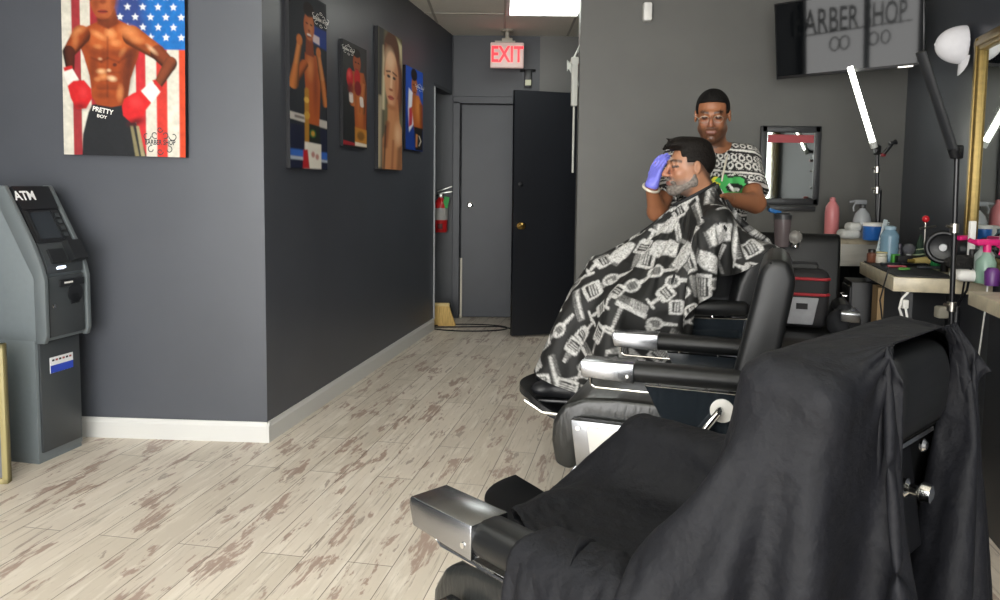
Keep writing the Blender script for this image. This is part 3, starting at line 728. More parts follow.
c = PY(528, 79, ey)
X_ = thing('alarm_box', 'small black and cream alarm box on the wall right of the exit sign', 'alarm', (c[0], ey-.0, c[2]))
q = MB(); q.box((0, -.02, .0), (.075, .04, .17), bev=.006); q.build('housing', M['black'], X_)
q = MB(); q.box((0, -.043, -.04), (.06, .012, .055), bev=.004); q.build('lens', mat('cream_plastic', '#d5d6b8', .4), X_)
q = MB(); q.tube([PY(520, 70.5, ey-.02), PY(535.5, 70.5, ey-.02)], .012, 8); tag(q.build('conduit', M['black']), 'short black conduit on the wall above the alarm box', 'conduit')

# white cable coil and junction box at the free edge of the rear wall
yc = 5.47; hx = PL-.012
C1 = PY(576.5, 85, yc)
q = MB(); q.box((0, 0, 0), (.045, .05, .30), bev=.008); q.box((.0, 0, .165), (.055, .055, .05), bev=.008); q.tube([(0, 0, -.15), (.0, 0, -.62)], .008, 8)
jb = q.build('junction_box', mat('off_white_box', '#b9bbb4', .5)); jb.location = (PL-.03, 5.46, C1[2]); tag(jb, 'narrow white surface box with a thin pipe on the free edge of the rear wall', 'junction box')
q = MB(); cc = PY(574, 62, yc)
for k in range(6):
    pts = []
    for i in range(25):
        a = pi*(.02+.96*i/24); R = .055+.009*k
        pts.append((cc[0]+.05-R*sin(a)*.95, 5.455+.006*k, cc[2]+.14-i/24*.33-(.01*k if i < 12 else -.008*k)))
    q.tube(pts, .0042, 6)
tag(q.build('cable_coil', mat('white_cable', '#c4c8c2', .5)), 'loop of white cable hanging at the free edge of the rear wall', 'cable')

# fire extinguisher in the opening
c = PY(440.5, 232, 7.42)
F_ = thing('fire_extinguisher', 'red fire extinguisher hanging in the opening at the end of the corridor', 'fire extinguisher', (c[0]-.0, 7.42, c[2]))
q = MB(); q.lathe([(.06, 0), (.068, .012), (.068, .25), (.062, .285), (.045, .31), (.026, .325), (.022, .34)]); q.build('cylinder', mat('extinguisher_red', '#c02428', .3), F_)
q = MB(); q.lathe([(.0695, .12), (.0695, .235)]); q.build('label_band', mat('label_silver', '#a9a7a4', .4), F_)
q = MB(); q.box((0, 0, .355), (.035, .035, .04), bev=.004); q.box((.045, 0, .385), (.14, .018, .012), rot=rotm(0, -.15), bev=.003); q.box((.04, 0, .42), (.15, .018, .012), rot=rotm(0, -.35), bev=.003); q.build('valve_handle', mat('steel', '#c9ccc8', .3, .9), F_)
q = MB(); q.tube([(-.02, -.02, .36), (-.085, -.03, .34), (-.1, -.03, .25), (-.09, -.03, .08)], .011, 8); q.build('hose', M['black'], F_)
q = MB(); q.box((.055, -.05, .29), (.05, .004, .11), rot=rotm(0, .2)); q.build('inspection_tag', mat('green_tag', '#2c9c4a', .6), F_, smooth=False)
q = MB(); q.box((0, -.066, .06), (.05, .01, .05), bev=.003); q.build('badge', mat('dark_red', '#5e1a1c', .5), F_)

# broom head lying at the opening, floor cable
c = PZ(433, 327)
Bm = thing('broom', 'straw broom head standing on the floor at the corridor opening', 'broom', (c[0]+.06, 7.1, 0))
q = MB(); q.prism([(-.09, .0), (.15, .0), (.085, .19), (-.06, .19)], 'y', -.03, .03, bev=.008); q.build('bristles', mat('straw', '#c9a866', .8, noise=(30, .2, .6), stretch=(6, 6, .5)), Bm)
q = MB(); q.box((.01, 0, .2), (.16, .06, .03), bev=.01); q.build('head_block', mat('straw_top', '#d4bd84', .7), Bm)
q = MB(); q.tube([(-.07, 0, .2), (-.09, .02, .7), (-.10, .04, 1.32)], .011, 8); q.build('handle', mat('pale_handle', '#8f979c', .5), Bm)
q = MB(); pts = []
for i in range(40):
    t = i/39; a = -pi*.9+2*pi*.95*t
    pts.append((-.28+.3*cos(a)*1.2, 6.98+.17*sin(a), .006))
pts += [(.0, 7.05, .006), (.15, 6.93, .006), (.35, 6.85, .006), (.6, 6.84, .006)]
q.tube(pts, .006, 6); tag(q.build('floor_cable', M['black']), 'thin black cable looped on the floor in front of the grey door', 'cable')

# ------------------------------------------------------------------ television on the rear wall, tilted down
tl = V([PY(776, 79, 5.08)[0], 5.08, PY(776, 79, 5.08)[2]]); tr = PY(925, 66, 4.62)
hv = (tr-tl); hv[2] = 0; TW = np.linalg.norm(hv); hv /= TW; zavg = (tl[2]+tr[2])/2
yaw = atan2(hv[1], hv[0])
Tv = thing('television', 'black flat television hung high in the rear corner, tilted downwards', 'television', ((tl+tr)/2*V([1, 1, 0])+V([0, 0, zavg]), )[0] if False else tuple(((tl+tr)/2)[:2])+(zavg,), rot=(0, 0, 0))
TILT = radians(7); TRl = radians(2.2)
Rt = np.array(Matrix.Rotation(yaw, 3, 'Z') @ Matrix.Rotation(TILT, 3, 'X') @ Matrix.Rotation(-TRl, 3, 'Y'))
Tv.rotation_euler = Matrix(Rt.tolist()).to_euler()
TH_ = TW*.565
q = MB(); q.box((0, .02, TH_/2), (TW, .035, TH_), bev=.006); q.box((0, .05, TH_*.45), (TW*.6, .04, TH_*.6), bev=.01); q.build('casing', M['black'], Tv)
q = MB(); q.box((0, -.0005, TH_/2+.004), (TW-.02, .004, TH_-.03)); q.build('screen', mat('screen_glass', '#07090b', .035, ior=1.26), Tv, smooth=False)
q = MB(); q.box((0, .12, TH_*.5), (.25, .10, .25), bev=.01); q.build('wall_mount', M['blackm'], Tv)
q = MB(); q.box((TW*.38, -.003, .002), (.08, .004, .008)); q.build('logo_strip', M['chromer'], Tv, smooth=False)
TVO = V(Tv.location); TVN = Rt @ V([0, -1., 0])
# shop name on the street glazing: find where the screen sees it
def reflect_hit(px, py, X=None, Y=None):
    d = ray(px, py); t = ((TVO-EYE)@TVN)/(d@TVN); p = EYE+d*t; r = d-2*(d@TVN)*TVN
    s = (X-p[0])/r[0] if X is not None else (Y-p[1])/r[1]
    return p+r*s

NA = reflect_hit(801, 26, X=-3.1); NB = reflect_hit(905, 12, X=-3.1)
def name_band(txt, pa, pb, size):
    tv, tf = text_mb(txt, size, .002, .006); w_ = tv[:, 0].max()-tv[:, 0].min(); L_ = abs(pa[1]-pb[1])
    tv[:, 0] *= L_/w_
    zc = lambda u: pa[2]+(pb[2]-pa[2])*(u/L_+.5)
    return np.stack([np.full(len(tv), -3.07)+tv[:, 2], (pa[1]+pb[1])/2-tv[:, 0], zc(tv[:, 0])+tv[:, 1]], -1), tf
na2 = reflect_hit(792, 26, X=-3.1)
sg = MB(); v_, f_ = name_band('BARBER SHOP', na2, NB, .52); sg.add(v_, f_)
L1 = reflect_hit(803, 36, X=-3.1); L2 = reflect_hit(910, 20, X=-3.1); sg.tube([(-3.07, L1[1], L1[2]), (-3.07, L2[1], L2[2])], .012, 6)
for px_, sgn in ((833, 1), (843, 1), (872, -1), (884, -1)):
    c_ = reflect_hit(px_, 44-(px_-833)*.14, X=-3.1); sg.torus((-3.07, c_[1], c_[2]), .10, .013, rot=rotm(0, pi/2), n=20, k=6)
tag(sg.build('window_lettering', mat('window_ink', '#7b7e80', .6), smooth=False), 'shop name lettering on the street window, seen only as a reflection in the television', 'lettering')
# ------------------------------------------------------------------ rear wall: mirror with red heading
WY = 5.4
def wp(x, y, off=0.): return PY(x, y, WY-off)
a = wp(760, 126); b = wp(816.5, 205)
cw, ch = b[0]-a[0], a[2]-b[2]
Mr = thing('wall_mirror', 'small dark-framed mirror with a red heading, on the wall behind the barber', 'mirror', ((a[0]+b[0])/2, WY-.02, (a[2]+b[2])/2))
q = MB(); fw = .045
for sx in (-1, 1): q.box((sx*(cw/2-fw/2), 0, 0), (fw, .035, ch), bev=.006)
for sz in (-1, 1): q.box((0, 0, sz*(ch/2-fw/2)), (cw-.01, .035, fw), bev=.006)
M['frm'] = mat('dark_frame', '#37383a', .4)
q.build('frame', M['frm'], Mr)
q = MB(); q.box((0, -.0, 0), (cw-.07, .012, ch-.07)); q.build('mirror_glass', mat('mirror_silver', '#c9cfcc', .05, 1.), Mr, smooth=False)
tv, tf = text_mb('BARBERS', .075, .001, .004, sx=1); tv[:, 0] *= (cw-.1)/(tv[:, 0].max()-tv[:, 0].min())
tv = np.stack([tv[:, 0], -.0075-tv[:, 2], tv[:, 1]+ch/2-.1], -1); 
q = MB(); q.box((0, -.0068, ch/2-.088), (cw-.10, .001, .055)); q.build('red_heading', mat('faded_red', '#a84a50', .5), Mr, smooth=False)
a = wp(767, 205.5); b = wp(812, 211)
q = MB(); q.box(((a[0]+b[0])/2, WY-.03, (a[2]+b[2])/2), (b[0]-a[0], .06, .035), bev=.004)
tag(q.build('wall_ledge', M['frm']), 'narrow dark ledge on the wall under the small mirror', 'shelf')
a = PY(646.5, 13, WY)
q = MB(); q.box((a[0], WY-.03, a[2]), (.06, .06, .125), bev=.012); tag(q.build('wall_sensor', M['white']), 'small white sensor high on the rear wall above the barber', 'sensor')

# white cap on the right wall
def rwall(px, off=0.):       # point on the right wall in the column of the picture
    d = ray(px, 185); n3 = V([rn[0], rn[1], 0]); p0 = V([RC[0], RC[1], 0])+n3*off
    t = ((p0-EYE)@n3)/(d@n3); return EYE+d*t
c = rwall(943, .10); zc = PY(943, 50, c[1])[2]
Cp = thing('cap', 'white baseball cap hanging on the right wall beside the gilt mirror', 'cap', (c[0], c[1], zc), rot=(0, 0, atan2(rd[1], rd[0])))
Cp.scale = (.88, .88, .88)
M['capw'] = mat('white_cotton', '#dddce0', .8, noise=(25, .03, .3))
# crown opens towards the wall (+y local is into the wall); the brim hangs down
F = Field((-.15, -.12, -.16), (.15, .12, .16), .005)
F.ell((0, .06, .03), (.088, .15, .115), k=0); F.ell((0, .075, .03), (.080, .14, .107), k=.002, op='s')
F.fn(lambda P: -(P[..., 1]-.075)*-1, (-.15, .0, -.16), (.15, .12, .16), 0, 's') if False else None
sl = F.lo[1]+F.h*np.arange(F.n[1]); F.d = np.maximum(F.d, (sl-.08)[None, :, None].astype(np.float32))
v, f = F.mesh(); mesh_obj('crown', smooth_mesh(v, f, 2), f, M['capw'], Cp)
q = MB(); nu, nv = 14, 8; vs = []; 
for s_ in (0, 1):
    for i in range(nu+1):
        for j in range(nv+1):
            u = i/nu*2-1; t = j/nv
            x = .078*u*(1-.25*t**2); z = -.045-.11*t*sqrt(max(0, 1-.75*u*u)); y = .050+.03*u*u-.006*t+s_*.004
            vs.append((x, y, z))
k = (nu+1)*(nv+1); f = []
for i in range(nu):
    for j in range(nv):
        a0 = i*(nv+1)+j; f.append((a0, a0+1, a0+nv+2, a0+nv+1)); f.append((a0+k, a0+nv+1+k, a0+nv+2+k, a0+1+k))
bd = [i*(nv+1) for i in range(nu+1)]+[nu*(nv+1)+j for j in range(1, nv+1)]+[i*(nv+1)+nv for i in range(nu-1, -1, -1)]+[j for j in range(nv-1, 0, -1)]
for i in range(len(bd)): a0, b0 = bd[i], bd[(i+1) % len(bd)]; f.append((a0, b0, b0+k, a0+k))
q.add(vs, f); q.build('brim', M['capw'], Cp)
q = MB(); q.ell((0, -.088, .035), (.01, .006, .01), n=8); q.build('button', M['capw'], Cp)

# gilt mirrors on the right wall
M['gilt'] = mat('gilt_moulding', '#85703f', .4, .6, noise=(40, .15, .1)); M['mir'] = mat('mirror', '#d5dad8', .03, 1.)
far = rwall(974.5); Lm = 1.1
zt = PY(974.5, 37.5, far[1])[2]; zb_ = .935
ry = atan2(rd[1], rd[0])
G2 = thing('gilt_mirror', 'large mirror in a gilt moulded frame on the right wall above the dressing counter', 'mirror', (far[0]+rn[0]*.0, far[1]+rn[1]*.0, zb_), ry)
hh = zt-zb_; q = MB()
# local x towards the camera along the wall, local y = left of that = into the room? (rn)
sgn = 1 if (V([-rd[1], rd[0]])@rn) > 0 else -1
for (x0_, x1_, z0_, z1_) in ((0, .075, 0, hh), (Lm-.075, Lm, 0, hh), (0, Lm, hh-.075, hh), (0, Lm, 0, .075)):
    q.box(((x0_+x1_)/2, sgn*.02, (z0_+z1_)/2), (x1_-x0_, .04, z1_-z0_), bev=.012, seg=3)
    if x1_-x0_ < .1: q.box(((x0_+x1_)/2, sgn*.042, (z0_+z1_)/2), (.03, .012, z1_-z0_-.02), bev=.005)
    else: q.box(((x0_+x1_)/2, sgn*.042, (z0_+z1_)/2), (x1_-x0_-.02, .012, .03), bev=.005)
q.build('frame', M['gilt'], G2)
q = MB(); q.box((Lm/2, sgn*.012, hh/2), (Lm-.11, .01, hh-.11)); q.build('mirror_glass', M['mir'], G2, smooth=False)

# ------------------------------------------------------------------ dressing counters
M['lam'] = mat('marbled_laminate', '#c3b89f', .35, noise=(16, .22, .05)); M['lamw'] = mat('distressed_white_laminate', '#c0bdb4', .45, noise=(7, .16, .1), stretch=(.4, .4, 2.5))
M['cab'] = mat('black_cabinet', '#141519', .4, spec=.3); M['cabb'] = mat('black_board', '#1e2024', .45)
M['tan'] = mat('tan_board', '#a58a63', .6, noise=(8, .1, .1), stretch=(6, 6, .6))
# rear counter along the rear wall
zr = PY(830, 238, 4.95)[2]
xa = PY(742, 240, 4.95)[0]; xb = PY(868.5, 240, 4.95)[0]+.1
C1_ = thing('rear_counter', 'narrow counter with a distressed white front along the rear wall', 'counter', ((xa+xb)/2, 5.17, 0))
wL = xb-xa
q = MB(); q.box((0, .0, zr-.02), (wL, .44, .04), bev=.004); q.build('worktop', M['lam'], C1_)
zf = PY(830, 266, 4.95)[2]
q = MB(); q.box((0, -.205, (zr-.03+zf)/2), (wL, .02, zr-.03-zf), bev=.003); q.build('apron', M['lamw'], C1_)
for sx in (-1, 1): q = MB(); q.box((sx*(wL/2-.02), 0, (zr-.04)/2), (.035, .4, zr-.05)); q.build('side_panel', M['cab'], C1_, smooth=False)
q = MB(); q.box((0, .17, (zr-.04)/2), (wL-.08, .02, zr-.06)); q.build('back_panel', M['cab'], C1_, smooth=False)
zr2 = PY(830, 236.5, 4.95)[2]

# counter along the right wall
zt2 = .90
FA = PZ(857, 261.5, zt2); NA_ = PZ(893.5, 277.2, zt2)
def toward_wall(p, inset=.01):       # distance from p to the right wall along -rn
    return abs((V(p[:2])-RC)@rn)-inset
ax_ = V([rd[0], rd[1]]); wd_ = -rn
n2 = V(NA_[:2]); Lc = .82; dep = toward_wall(NA_)
K = thing('dressing_counter', 'marbled dressing counter on black panels along the right wall under the gilt mirror', 'counter', (n2[0], n2[1], 0), atan2(wd_[1], wd_[0]))
# local x = towards the wall, local y = away from the camera
q = MB(); q.box((dep/2, Lc/2, zt2-.035), (dep, Lc, .07), bev=.003); q.build('worktop', M['lam'], K)
q = MB(); q.box((.075, .05, (zt2-.07)/2), (.05, .03, zt2-.07)); q.build('leg_panel', M['frm'], K, smooth=False)
q = MB(); q.box((dep/2, Lc-.15, (zt2-.07)/2), (dep-.02, .02, zt2-.08)); q.build('back_panel', M['cabb'], K, smooth=False)
q = MB(); q.box((.03, .45, .62), (.03, .14, .36), m=0); q.build('shelf_board', M['tan'], K, smooth=False)
q = MB(); q.box((.03, .45, .22), (.035, .14, .3), m=0); q.build('shelf_board', M['tan'], K, smooth=False)
q = MB(); q.box((dep/2, .42, .43), (dep-.04, .3, .02)); q.build('shelf', M['white'], K, smooth=False)
# drawer cabinet at its far end
cb = MB(); cb.box((.10, Lc-.08, (zt2-.09)/2), (.30, .32, zt2-.09), bev=.004)
DK = thing('drawer_cabinet', 'black drawer cabinet with a metal handle under the far end of the dressing counter', 'cabinet', (n2[0], n2[1], 0), atan2(wd_[1], wd_[0]))
cb = MB(); cb.box((-.0, Lc-.10, .405), (.16, .26, .79), bev=.004); cb.build('body', M['cab'], DK)
for zc_ in (.66, .40, .16):
    dq = MB(); dq.box((-.083, Lc-.10, zc_), (.012, .25, .22), bev=.003); dro = dq.build('drawer', M['cab'], DK)
    hq = MB(); hq.tube([(-.09, Lc-.16, zc_+.05), (-.11, Lc-.16, zc_+.05), (-.11, Lc-.04, zc_+.05), (-.09, Lc-.04, zc_+.05)], .005, 8); hq.build('handle', M['chrome'], dro)

# near counter at the right border
z3 = .93; N3 = PZ(968.5, 291, z3); d3 = toward_wall(N3)
K3 = thing('dressing_counter', 'corner of a second marbled counter at the right border, nearest the camera', 'counter', (N3[0], N3[1], 0), atan2(wd_[1], wd_[0]))
q = MB(); q.box((d3/2, -.45, z3-.027), (d3, .9, .055), bev=.003); q.build('worktop', M['lam'], K3)
q = MB(); q.box((d3/2+.03, -.45, (z3-.055)/2), (d3-.08, .84, z3-.06)); q.build('cabinet_body', M['cabb'], K3, smooth=False)

# ------------------------------------------------------------------ things on the counters
def on(px, py, z): return PZ(px, py, z)
def lath(name, label, cat, px, py, z, prof, parts, group=None, sx=1, sy=1):
    """prof in metres; parts: list of (part name, profile, material)"""
    c = on(px, py, z); t = thing(name, label, cat, c, 0, group)
    for (pn, pr, m) in parts:
        MB().lathe(pr, n=20, sx=sx, sy=sy).build(pn, m, t)
    return t
k1 = 4.97/760
zz = zr+.001
pink = mat('pink_bottle', '#cf7f82', .35)
lath('bottle', 'tall pink bottle standing on the rear counter', 'bottle', 831, 236, zz, None,
     [('body', [(.040, 0), (.046, .01), (.046, .16), (.042, .2), (.026, .225), (.018, .235)], pink), ('cap', [(.019, .235), (.019, .255), (.012, .262)], pink)])
sh = lath('shaker_cup', 'smoky shaker cup with a blue lid on the rear counter', 'shaker', 781.5, 246.5, zz-.0, None,
     [('cup', [(.036, 0), (.038, .008), (.046, .15), (.046, .155)], mat('smoky_plastic', '#6d6264', .25, alpha=.9)), ('collar', [(.049, .15), (.049, .175), (.04, .185)], M['frm'])])
q = MB(); q.box((-.045, 0, .192), (.07, .03, .022), rot=rotm(0, .25), bev=.008); q.build('flip_lid', mat('blue_lid', '#2f77bd', .4), sh)
gl = lath('glass_globe', 'small clear glass globe beside the shaker cup', 'globe', 795, 247, zz, None, [('base', [(.022, 0), (.022, .01), (.012, .02)], M['chrome'])])
MB().ell((0, 0, .055), (.038, .038, .038), n=16).build('globe', mat('glass_milk', '#b9b6b0', .08, trans=.6), gl)
sb = lath('spray_bottle', 'clear spray bottle with a grey trigger on the rear counter', 'bottle', 861, 238, zz, None,
     [('body', [(.05, 0), (.056, .01), (.056, .12), (.044, .16), (.018, .19), (.015, .2)], mat('translucent_bottle', '#b4b8bc', .2, alpha=.85)), ('collar', [(.02, .195), (.02, .22)], M['frm'])])
q = MB(); q.box((-.015, 0, .235), (.08, .022, .03), bev=.006); q.tube([(-.045, 0, .235), (-.06, 0, .20), (-.055, 0, .175)], .006, 8); q.cyl((-.055, 0, .24), (-.085, 0, .235), .008); q.build('trigger', mat('grey_trigger', '#8d9094', .4), sb)
c = on(848, 238.5, zz); Tw = MB(); Tw.box((c[0], c[1], zz+.03), (.12, .12, .06), bev=.028, seg=4); Tw.box((c[0]+.03, c[1]+.0, zz+.075), (.09, .10, .06), bev=.028, seg=4)
tag(Tw.build('folded_towel', mat('white_towel', '#c7c8c4', .9, noise=(60, .06, .6))), 'crumpled white towel between the pink bottle and the blue jar', 'towel')
bj = lath('jar', 'blue jar with a white lid on the rear counter', 'jar', 872, 240, zz, None,
     [('body', [(.052, 0), (.056, .006), (.056, .085), (.05, .09)], mat('blue_jar', '#2b68b8', .3)), ('lid', [(.058, .088), (.058, .105), (.052, .11)], M['white'])])

zc2 = zt2+.001
def colK(px, y, z):
    """point on the dressing counter in picture column px, y metres from its near end"""
    d = ray(px, 250)[:2]; o2 = n2+sK[:2]*y; A2 = np.stack([d, -cK[:2]], 1); t = np.linalg.solve(A2, o2)[0]
    p = V([d[0]*t, d[1]*t, z]); xl = (p[:2]-n2)@cK[:2]
    if xl > dep-.075:                                   # keep clear of the wall
        A2 = np.stack([d, -sK[:2]], 1); t = np.linalg.solve(A2, n2+cK[:2]*(dep-.075))[0]; p = V([d[0]*t, d[1]*t, z])
    return p
def on(px, py, z):
    if (z < .96 or z > 1.0) and py < 290: return colK(px, float(np.interp(py, [243, 256, 262, 277], [.78, .68, .60, .10])), z)
    return PZ(px, py, z)
def small(label, px, py, r, h, col, cap=None, capc=None, name='bottle', cat='bottle', grp=None, al=1):
    parts = [('body', [(r*.92, 0), (r, .004), (r, h*.82), (r*.7, h*.9), (r*.45, h)], mat(name+'_'+label[:12].replace(' ', '_'), col, .3, alpha=al))]
    if cap: parts.append(('cap', [(r*cap, h*.93), (r*cap, h*1.18), (r*cap*.8, h*1.22)], mat('cap_'+label[:12].replace(' ', '_'), capc, .4)))
    return lath(name, label, cat, px, py, z=zc2, prof=None, parts=parts, group=grp)
# anti-slip mat
lx = K.rotation_euler.z; cK = V([cos(lx), sin(lx), 0]); sK = V([-sin(lx), cos(lx), 0])
def onK(x, y, z=0.): return V([n2[0], n2[1], zt2+z])+cK*x+sK*y
q = MB(); q.box((0, 0, 0), (dep*.62, Lc*.93, .008), bev=.003)
mt = q.build('counter_mat', mat('rubber_mat', '#17181b', .6)); mt.location = onK(dep*.31+.012, Lc*.485, .005); mt.rotation_euler = (0, 0, lx); tag(mt, 'black rubber mat covering the front of the dressing counter', 'mat')
zc2 += .009
small('small amber bottle at the far left end of the dressing counter', 872, 256, .026, .062, '#6e4433', .75, '#2a2422')
small('squat jar with a pale yellow lid beside the amber bottle', 882, 251, .034, .05, '#2a2a2c', .95, '#c4b884', 'jar', 'jar')
small('white tub in front of the pale yellow lidded jar', 881.5, 257, .03, .045, '#d6d2c6', .95, '#cfcab8', 'jar', 'jar')
small('slim white bottle behind the green box', 891, 250, .018, .085, '#d4d6d6', .6, '#b4bcc0')
small('dark slim bottle between the white bottle and the grey brush', 899.5, 249, .017, .09, '#2c2b33', .6, '#47434e')
small('rust-coloured slim bottle right of the blow dryers', 964, 262, .02, .10, '#8e3a3c', .7, '#2a2022')
small('maroon bottle behind the black brush', 972.5, 258, .02, .11, '#4e1f26', .7, '#1c1a1c')
small('small white pot beside the white router', 957.5, 268.5, .026, .05, '#d6d8dc', None, None, 'jar', 'jar')
def boxthing(name, label, cat, px, py, sz, col, rz=0., dz=0., bev=.004, m=None):
    c = on(px, py, zc2); q = MB(); q.box((0, 0, sz[2]/2), sz, bev=bev)
    o = q.build(name, m or mat(name+'_mat', col, .4)); o.location = c; o.rotation_euler = (0, 0, rz); return tag(o, label, cat)
boxthing('carton', 'small green box on the dressing counter beside the amber bottle', 'box', 895.5, 254, (.045, .03, .05), '#4b9a3c')
boxthing('carton', 'green carton behind the blow dryers', 'box', 940, 256, (.075, .05, .15), '#2d8a50', rz=.3)
boxthing('clipper_case', 'long black case behind the yellow clippers', 'case', 922, 252, (.30, .07, .045), '#1a1b1d')
# comb and blue bottle by the far corner
c = on(876, 247, zt2+.01)
cm = MB(); cm.box((0, 0, .12), (.026, .006, .26), bev=.002)
for i in range(26): cm.box((.02, 0, .0+.0095*i), (.018, .003, .0045))
o = cm.build('comb', mat('pale_comb', '#b7c3c6', .4)); o.location = c; o.rotation_euler = (0, .22, .2); tag(o, 'large pale comb leaning against the clear blue bottle', 'comb')
bb = on(889, 247.5, zt2+.01)
t = thing('bottle', 'clear pale blue bottle with horizontal ribs at the rear of the counter', 'bottle', bb)
pr = []
for i in range(13): pr += [(.052 if i % 2 else .048, .01+.0125*i)]
MB().lathe([(.045, 0)]+pr+[(.035, .18), (.03, .19)]).build('body', mat('pale_blue_plastic', '#7d9fb4', .15, alpha=.8), t); MB().lathe([(.032, .188), (.032, .205), (.02, .21)]).build('cap', mat('bluecap', '#9ab4c4', .4), t)
# grey powder brush ball
c = on(909, 251, zc2); t = thing('powder_brush', 'round grey powder brush standing by the little tree', 'brush', c)
MB().lathe([(.016, 0), (.02, .02), (.012, .04), (.016, .055)]).build('handle', mat('brush_handle', '#c8c8c4', .3), t); MB().ell((0, 0, .08), (.034, .034, .032)).build('bristles', mat('grey_bristle', '#58595e', .9, noise=(80, .2, .6)), t)
# little decorative tree with a red top
c = on(920, 250, zc2); t = thing('table_tree', 'little dark tree ornament wound with pale garland', 'ornament', c)
MB().lathe([(.045, 0), (.03, .05), (.032, .055), (.02, .1), (.022, .105), (.008, .155), (.002, .165)], n=14).build('foliage', mat('dark_green', '#22372a', .8, noise=(60, .3, .8)), t)
q = MB(); q.tube([(.046*(1-i/60)*cos(i*.55), .046*(1-i/60)*sin(i*.55), .005+.15*i/60) for i in range(58)], .0042, 6); q.build('garland', mat('pale_garland', '#a3b08c', .6), t)
# clamp arm with red knob
c = on(924, 252, zc2); t = thing('clip_stand', 'small chrome stand with a red knob rising behind the blow dryers', 'stand', c)
q = MB(); q.lathe([(.03, 0), (.03, .008), (.006, .012)]); q.cyl((0, 0, .01), (0, 0, .27), .005); q.tube([(-.03, 0, .20), (.06, 0, .215)], .007, 8); q.build('rod', M['chromer'], t)
MB().ell((0, 0, .255), (.02, .02, .02), n=12).build('knob', mat('red_knob', '#c8222c', .35), t)
# two black blow dryers with round concentrators
def dryer(label, px, py, z, s, yaw, grp='blow dryers'):
    c = colK(px, py, z); t = thing('hair_dryer', label, 'hair dryer', c, yaw, grp)
    q = MB(); q.lathe([(.02*s, -.07*s), (.05*s, -.06*s), (.055*s, 0), (.05*s, .05*s), (.03*s, .07*s)], rot=rotm(0, pi/2)); q.build('barrel', M['black'], t)
    q = MB(); q.torus((-.095*s, 0, 0), .075*s, .014*s, rot=rotm(0, pi/2)); q.lathe([(.04*s, -.065*s), (.082*s, -.10*s), (.082*s, -.106*s), (.03*s, -.085*s)], rot=rotm(0, pi/2)); q.build('diffuser', M['black'], t)
    q = MB(); q.lathe([(.018*s, -.118*s), (.02*s, -.10*s)], rot=rotm(0, pi/2)); q.build('badge', mat('badge_white', '#c8cacc', .4), t)
    q = MB(); q.tube([(0, 0, -.04*s), (.01, 0, -.10*s), (.02, 0, -.145*s)], [.02*s, .018*s, .02*s], 10); q.build('handle', M['black'], t)
    return t
hz = zt2+.135
dryer('black blow dryer facing the camera with a white centre badge', 945, .36, hz, 1.0, radians(55))
dryer('black blow dryer behind the lamp pole, turned away to the right', 967, .26, hz, .95, radians(170))
# yellow clippers lying down
c = on(929, 257, zc2+.02); t = thing('hair_clipper', 'yellow and black hair clipper lying on the black mat', 'clipper', c, radians(8))
q = MB(); yel = mat('yellow_plastic', '#cdb978', .4)
q.tube([(-.09, 0, 0), (-.02, 0, .003), (.03, 0, .003), (.09, 0, 0)], [.016, .021, .021, .017], 14); q.build('body', yel, t)
for x_ in (-.005, .0): pass
q = MB(); q.tube([(.0, 0, .003), (.016, 0, .003)], .0225, 14); q.build('band', M['black'], t); q = MB(); q.tube([(-.09, 0, 0), (-.125, 0, 0)], [.013, .009], 10); q.tube([(.09, 0, 0), (.12, 0, 0)], [.013, .015], 10); q.build('ends', mat('gold_end', '#a8924c', .3, .6), t)
# scissors, clips and combs lying on the mat
for i, (lab, px, py, col, L_, rz) in enumerate([('thin dark comb lying at the left of the mat', 893, 264, '#2b2e33', .14, .1), ('red-handled clip on the mat', 897, 268, '#8a2c38', .09, -.3), ('black trimmer lying in the middle of the mat', 915, 264, '#101114', .15, .15),
                                          ('green clip at the front of the mat', 904, 272, '#5f9a4c', .05, .2), ('grey trimmer lying right of the middle of the mat', 931, 268, '#3a3c40', .13, -.1), ('black comb lying beside the router', 947, 266, '#141518', .12, .3)]):
    c = on(px, py, zc2+.008); q = MB(); q.box((0, 0, 0), (L_, .024, .014), bev=.006); q.box((L_*.45, 0, .0), (.02, .03, .01), bev=.003)
    o = q.build('styling_tool', mat('tool_%d' % i, col, .35)); o.location = c; o.rotation_euler = (0, 0, rz); tag(o, lab, 'styling tool', 'tools on the counter mat')
# white rounded router, black duster brush, pink sprayers
c = on(990, 270, zt2+.001); q = MB(); q.box((0, 0, .03), (.19, .13, .055), bev=.025, seg=4); o = q.build('router', M['white']); o.location = c+V([.0, .1, 0]); o.rotation_euler = (0, 0, radians(-10)); tag(o, 'rounded white box at the right edge of the dressing counter', 'device')
q = MB(); cc = on(985, 272, zt2+.02); q.tube([cc+V([0, -.0, .0]), cc+V([-.01, -.05, -.03]), cc+V([-.02, -.06, -.14]), cc+V([-.03, -.05, -.36])], .004, 6); tag(q.build('white_cord', M['white']), 'white cord hanging from the rounded white box', 'cord')
c = on(968, 262, zt2+.09); t = thing('duster_brush', 'bushy black neck brush lying by the pink sprayers', 'brush', c, .1)
q = MB(); q.ell((-.03, 0, 0), (.09, .04, .035)); q.build('bristles', mat('black_bristle', '#1a1817', .9, noise=(60, .3, 1.), bdist=.01), t); q = MB(); q.tube([(.04, 0, 0), (.12, 0, .03), (.16, 0, .10), (.17, .0, .2)], .012, 8); q.build('handle', M['black'], t)
q = MB(); q.box((-.03, .0, -.05), (.06, .05, .05), bev=.01); q.build('stand', M['frm'], t)
hot = mat('hot_pink', '#cf1f6e', .35)
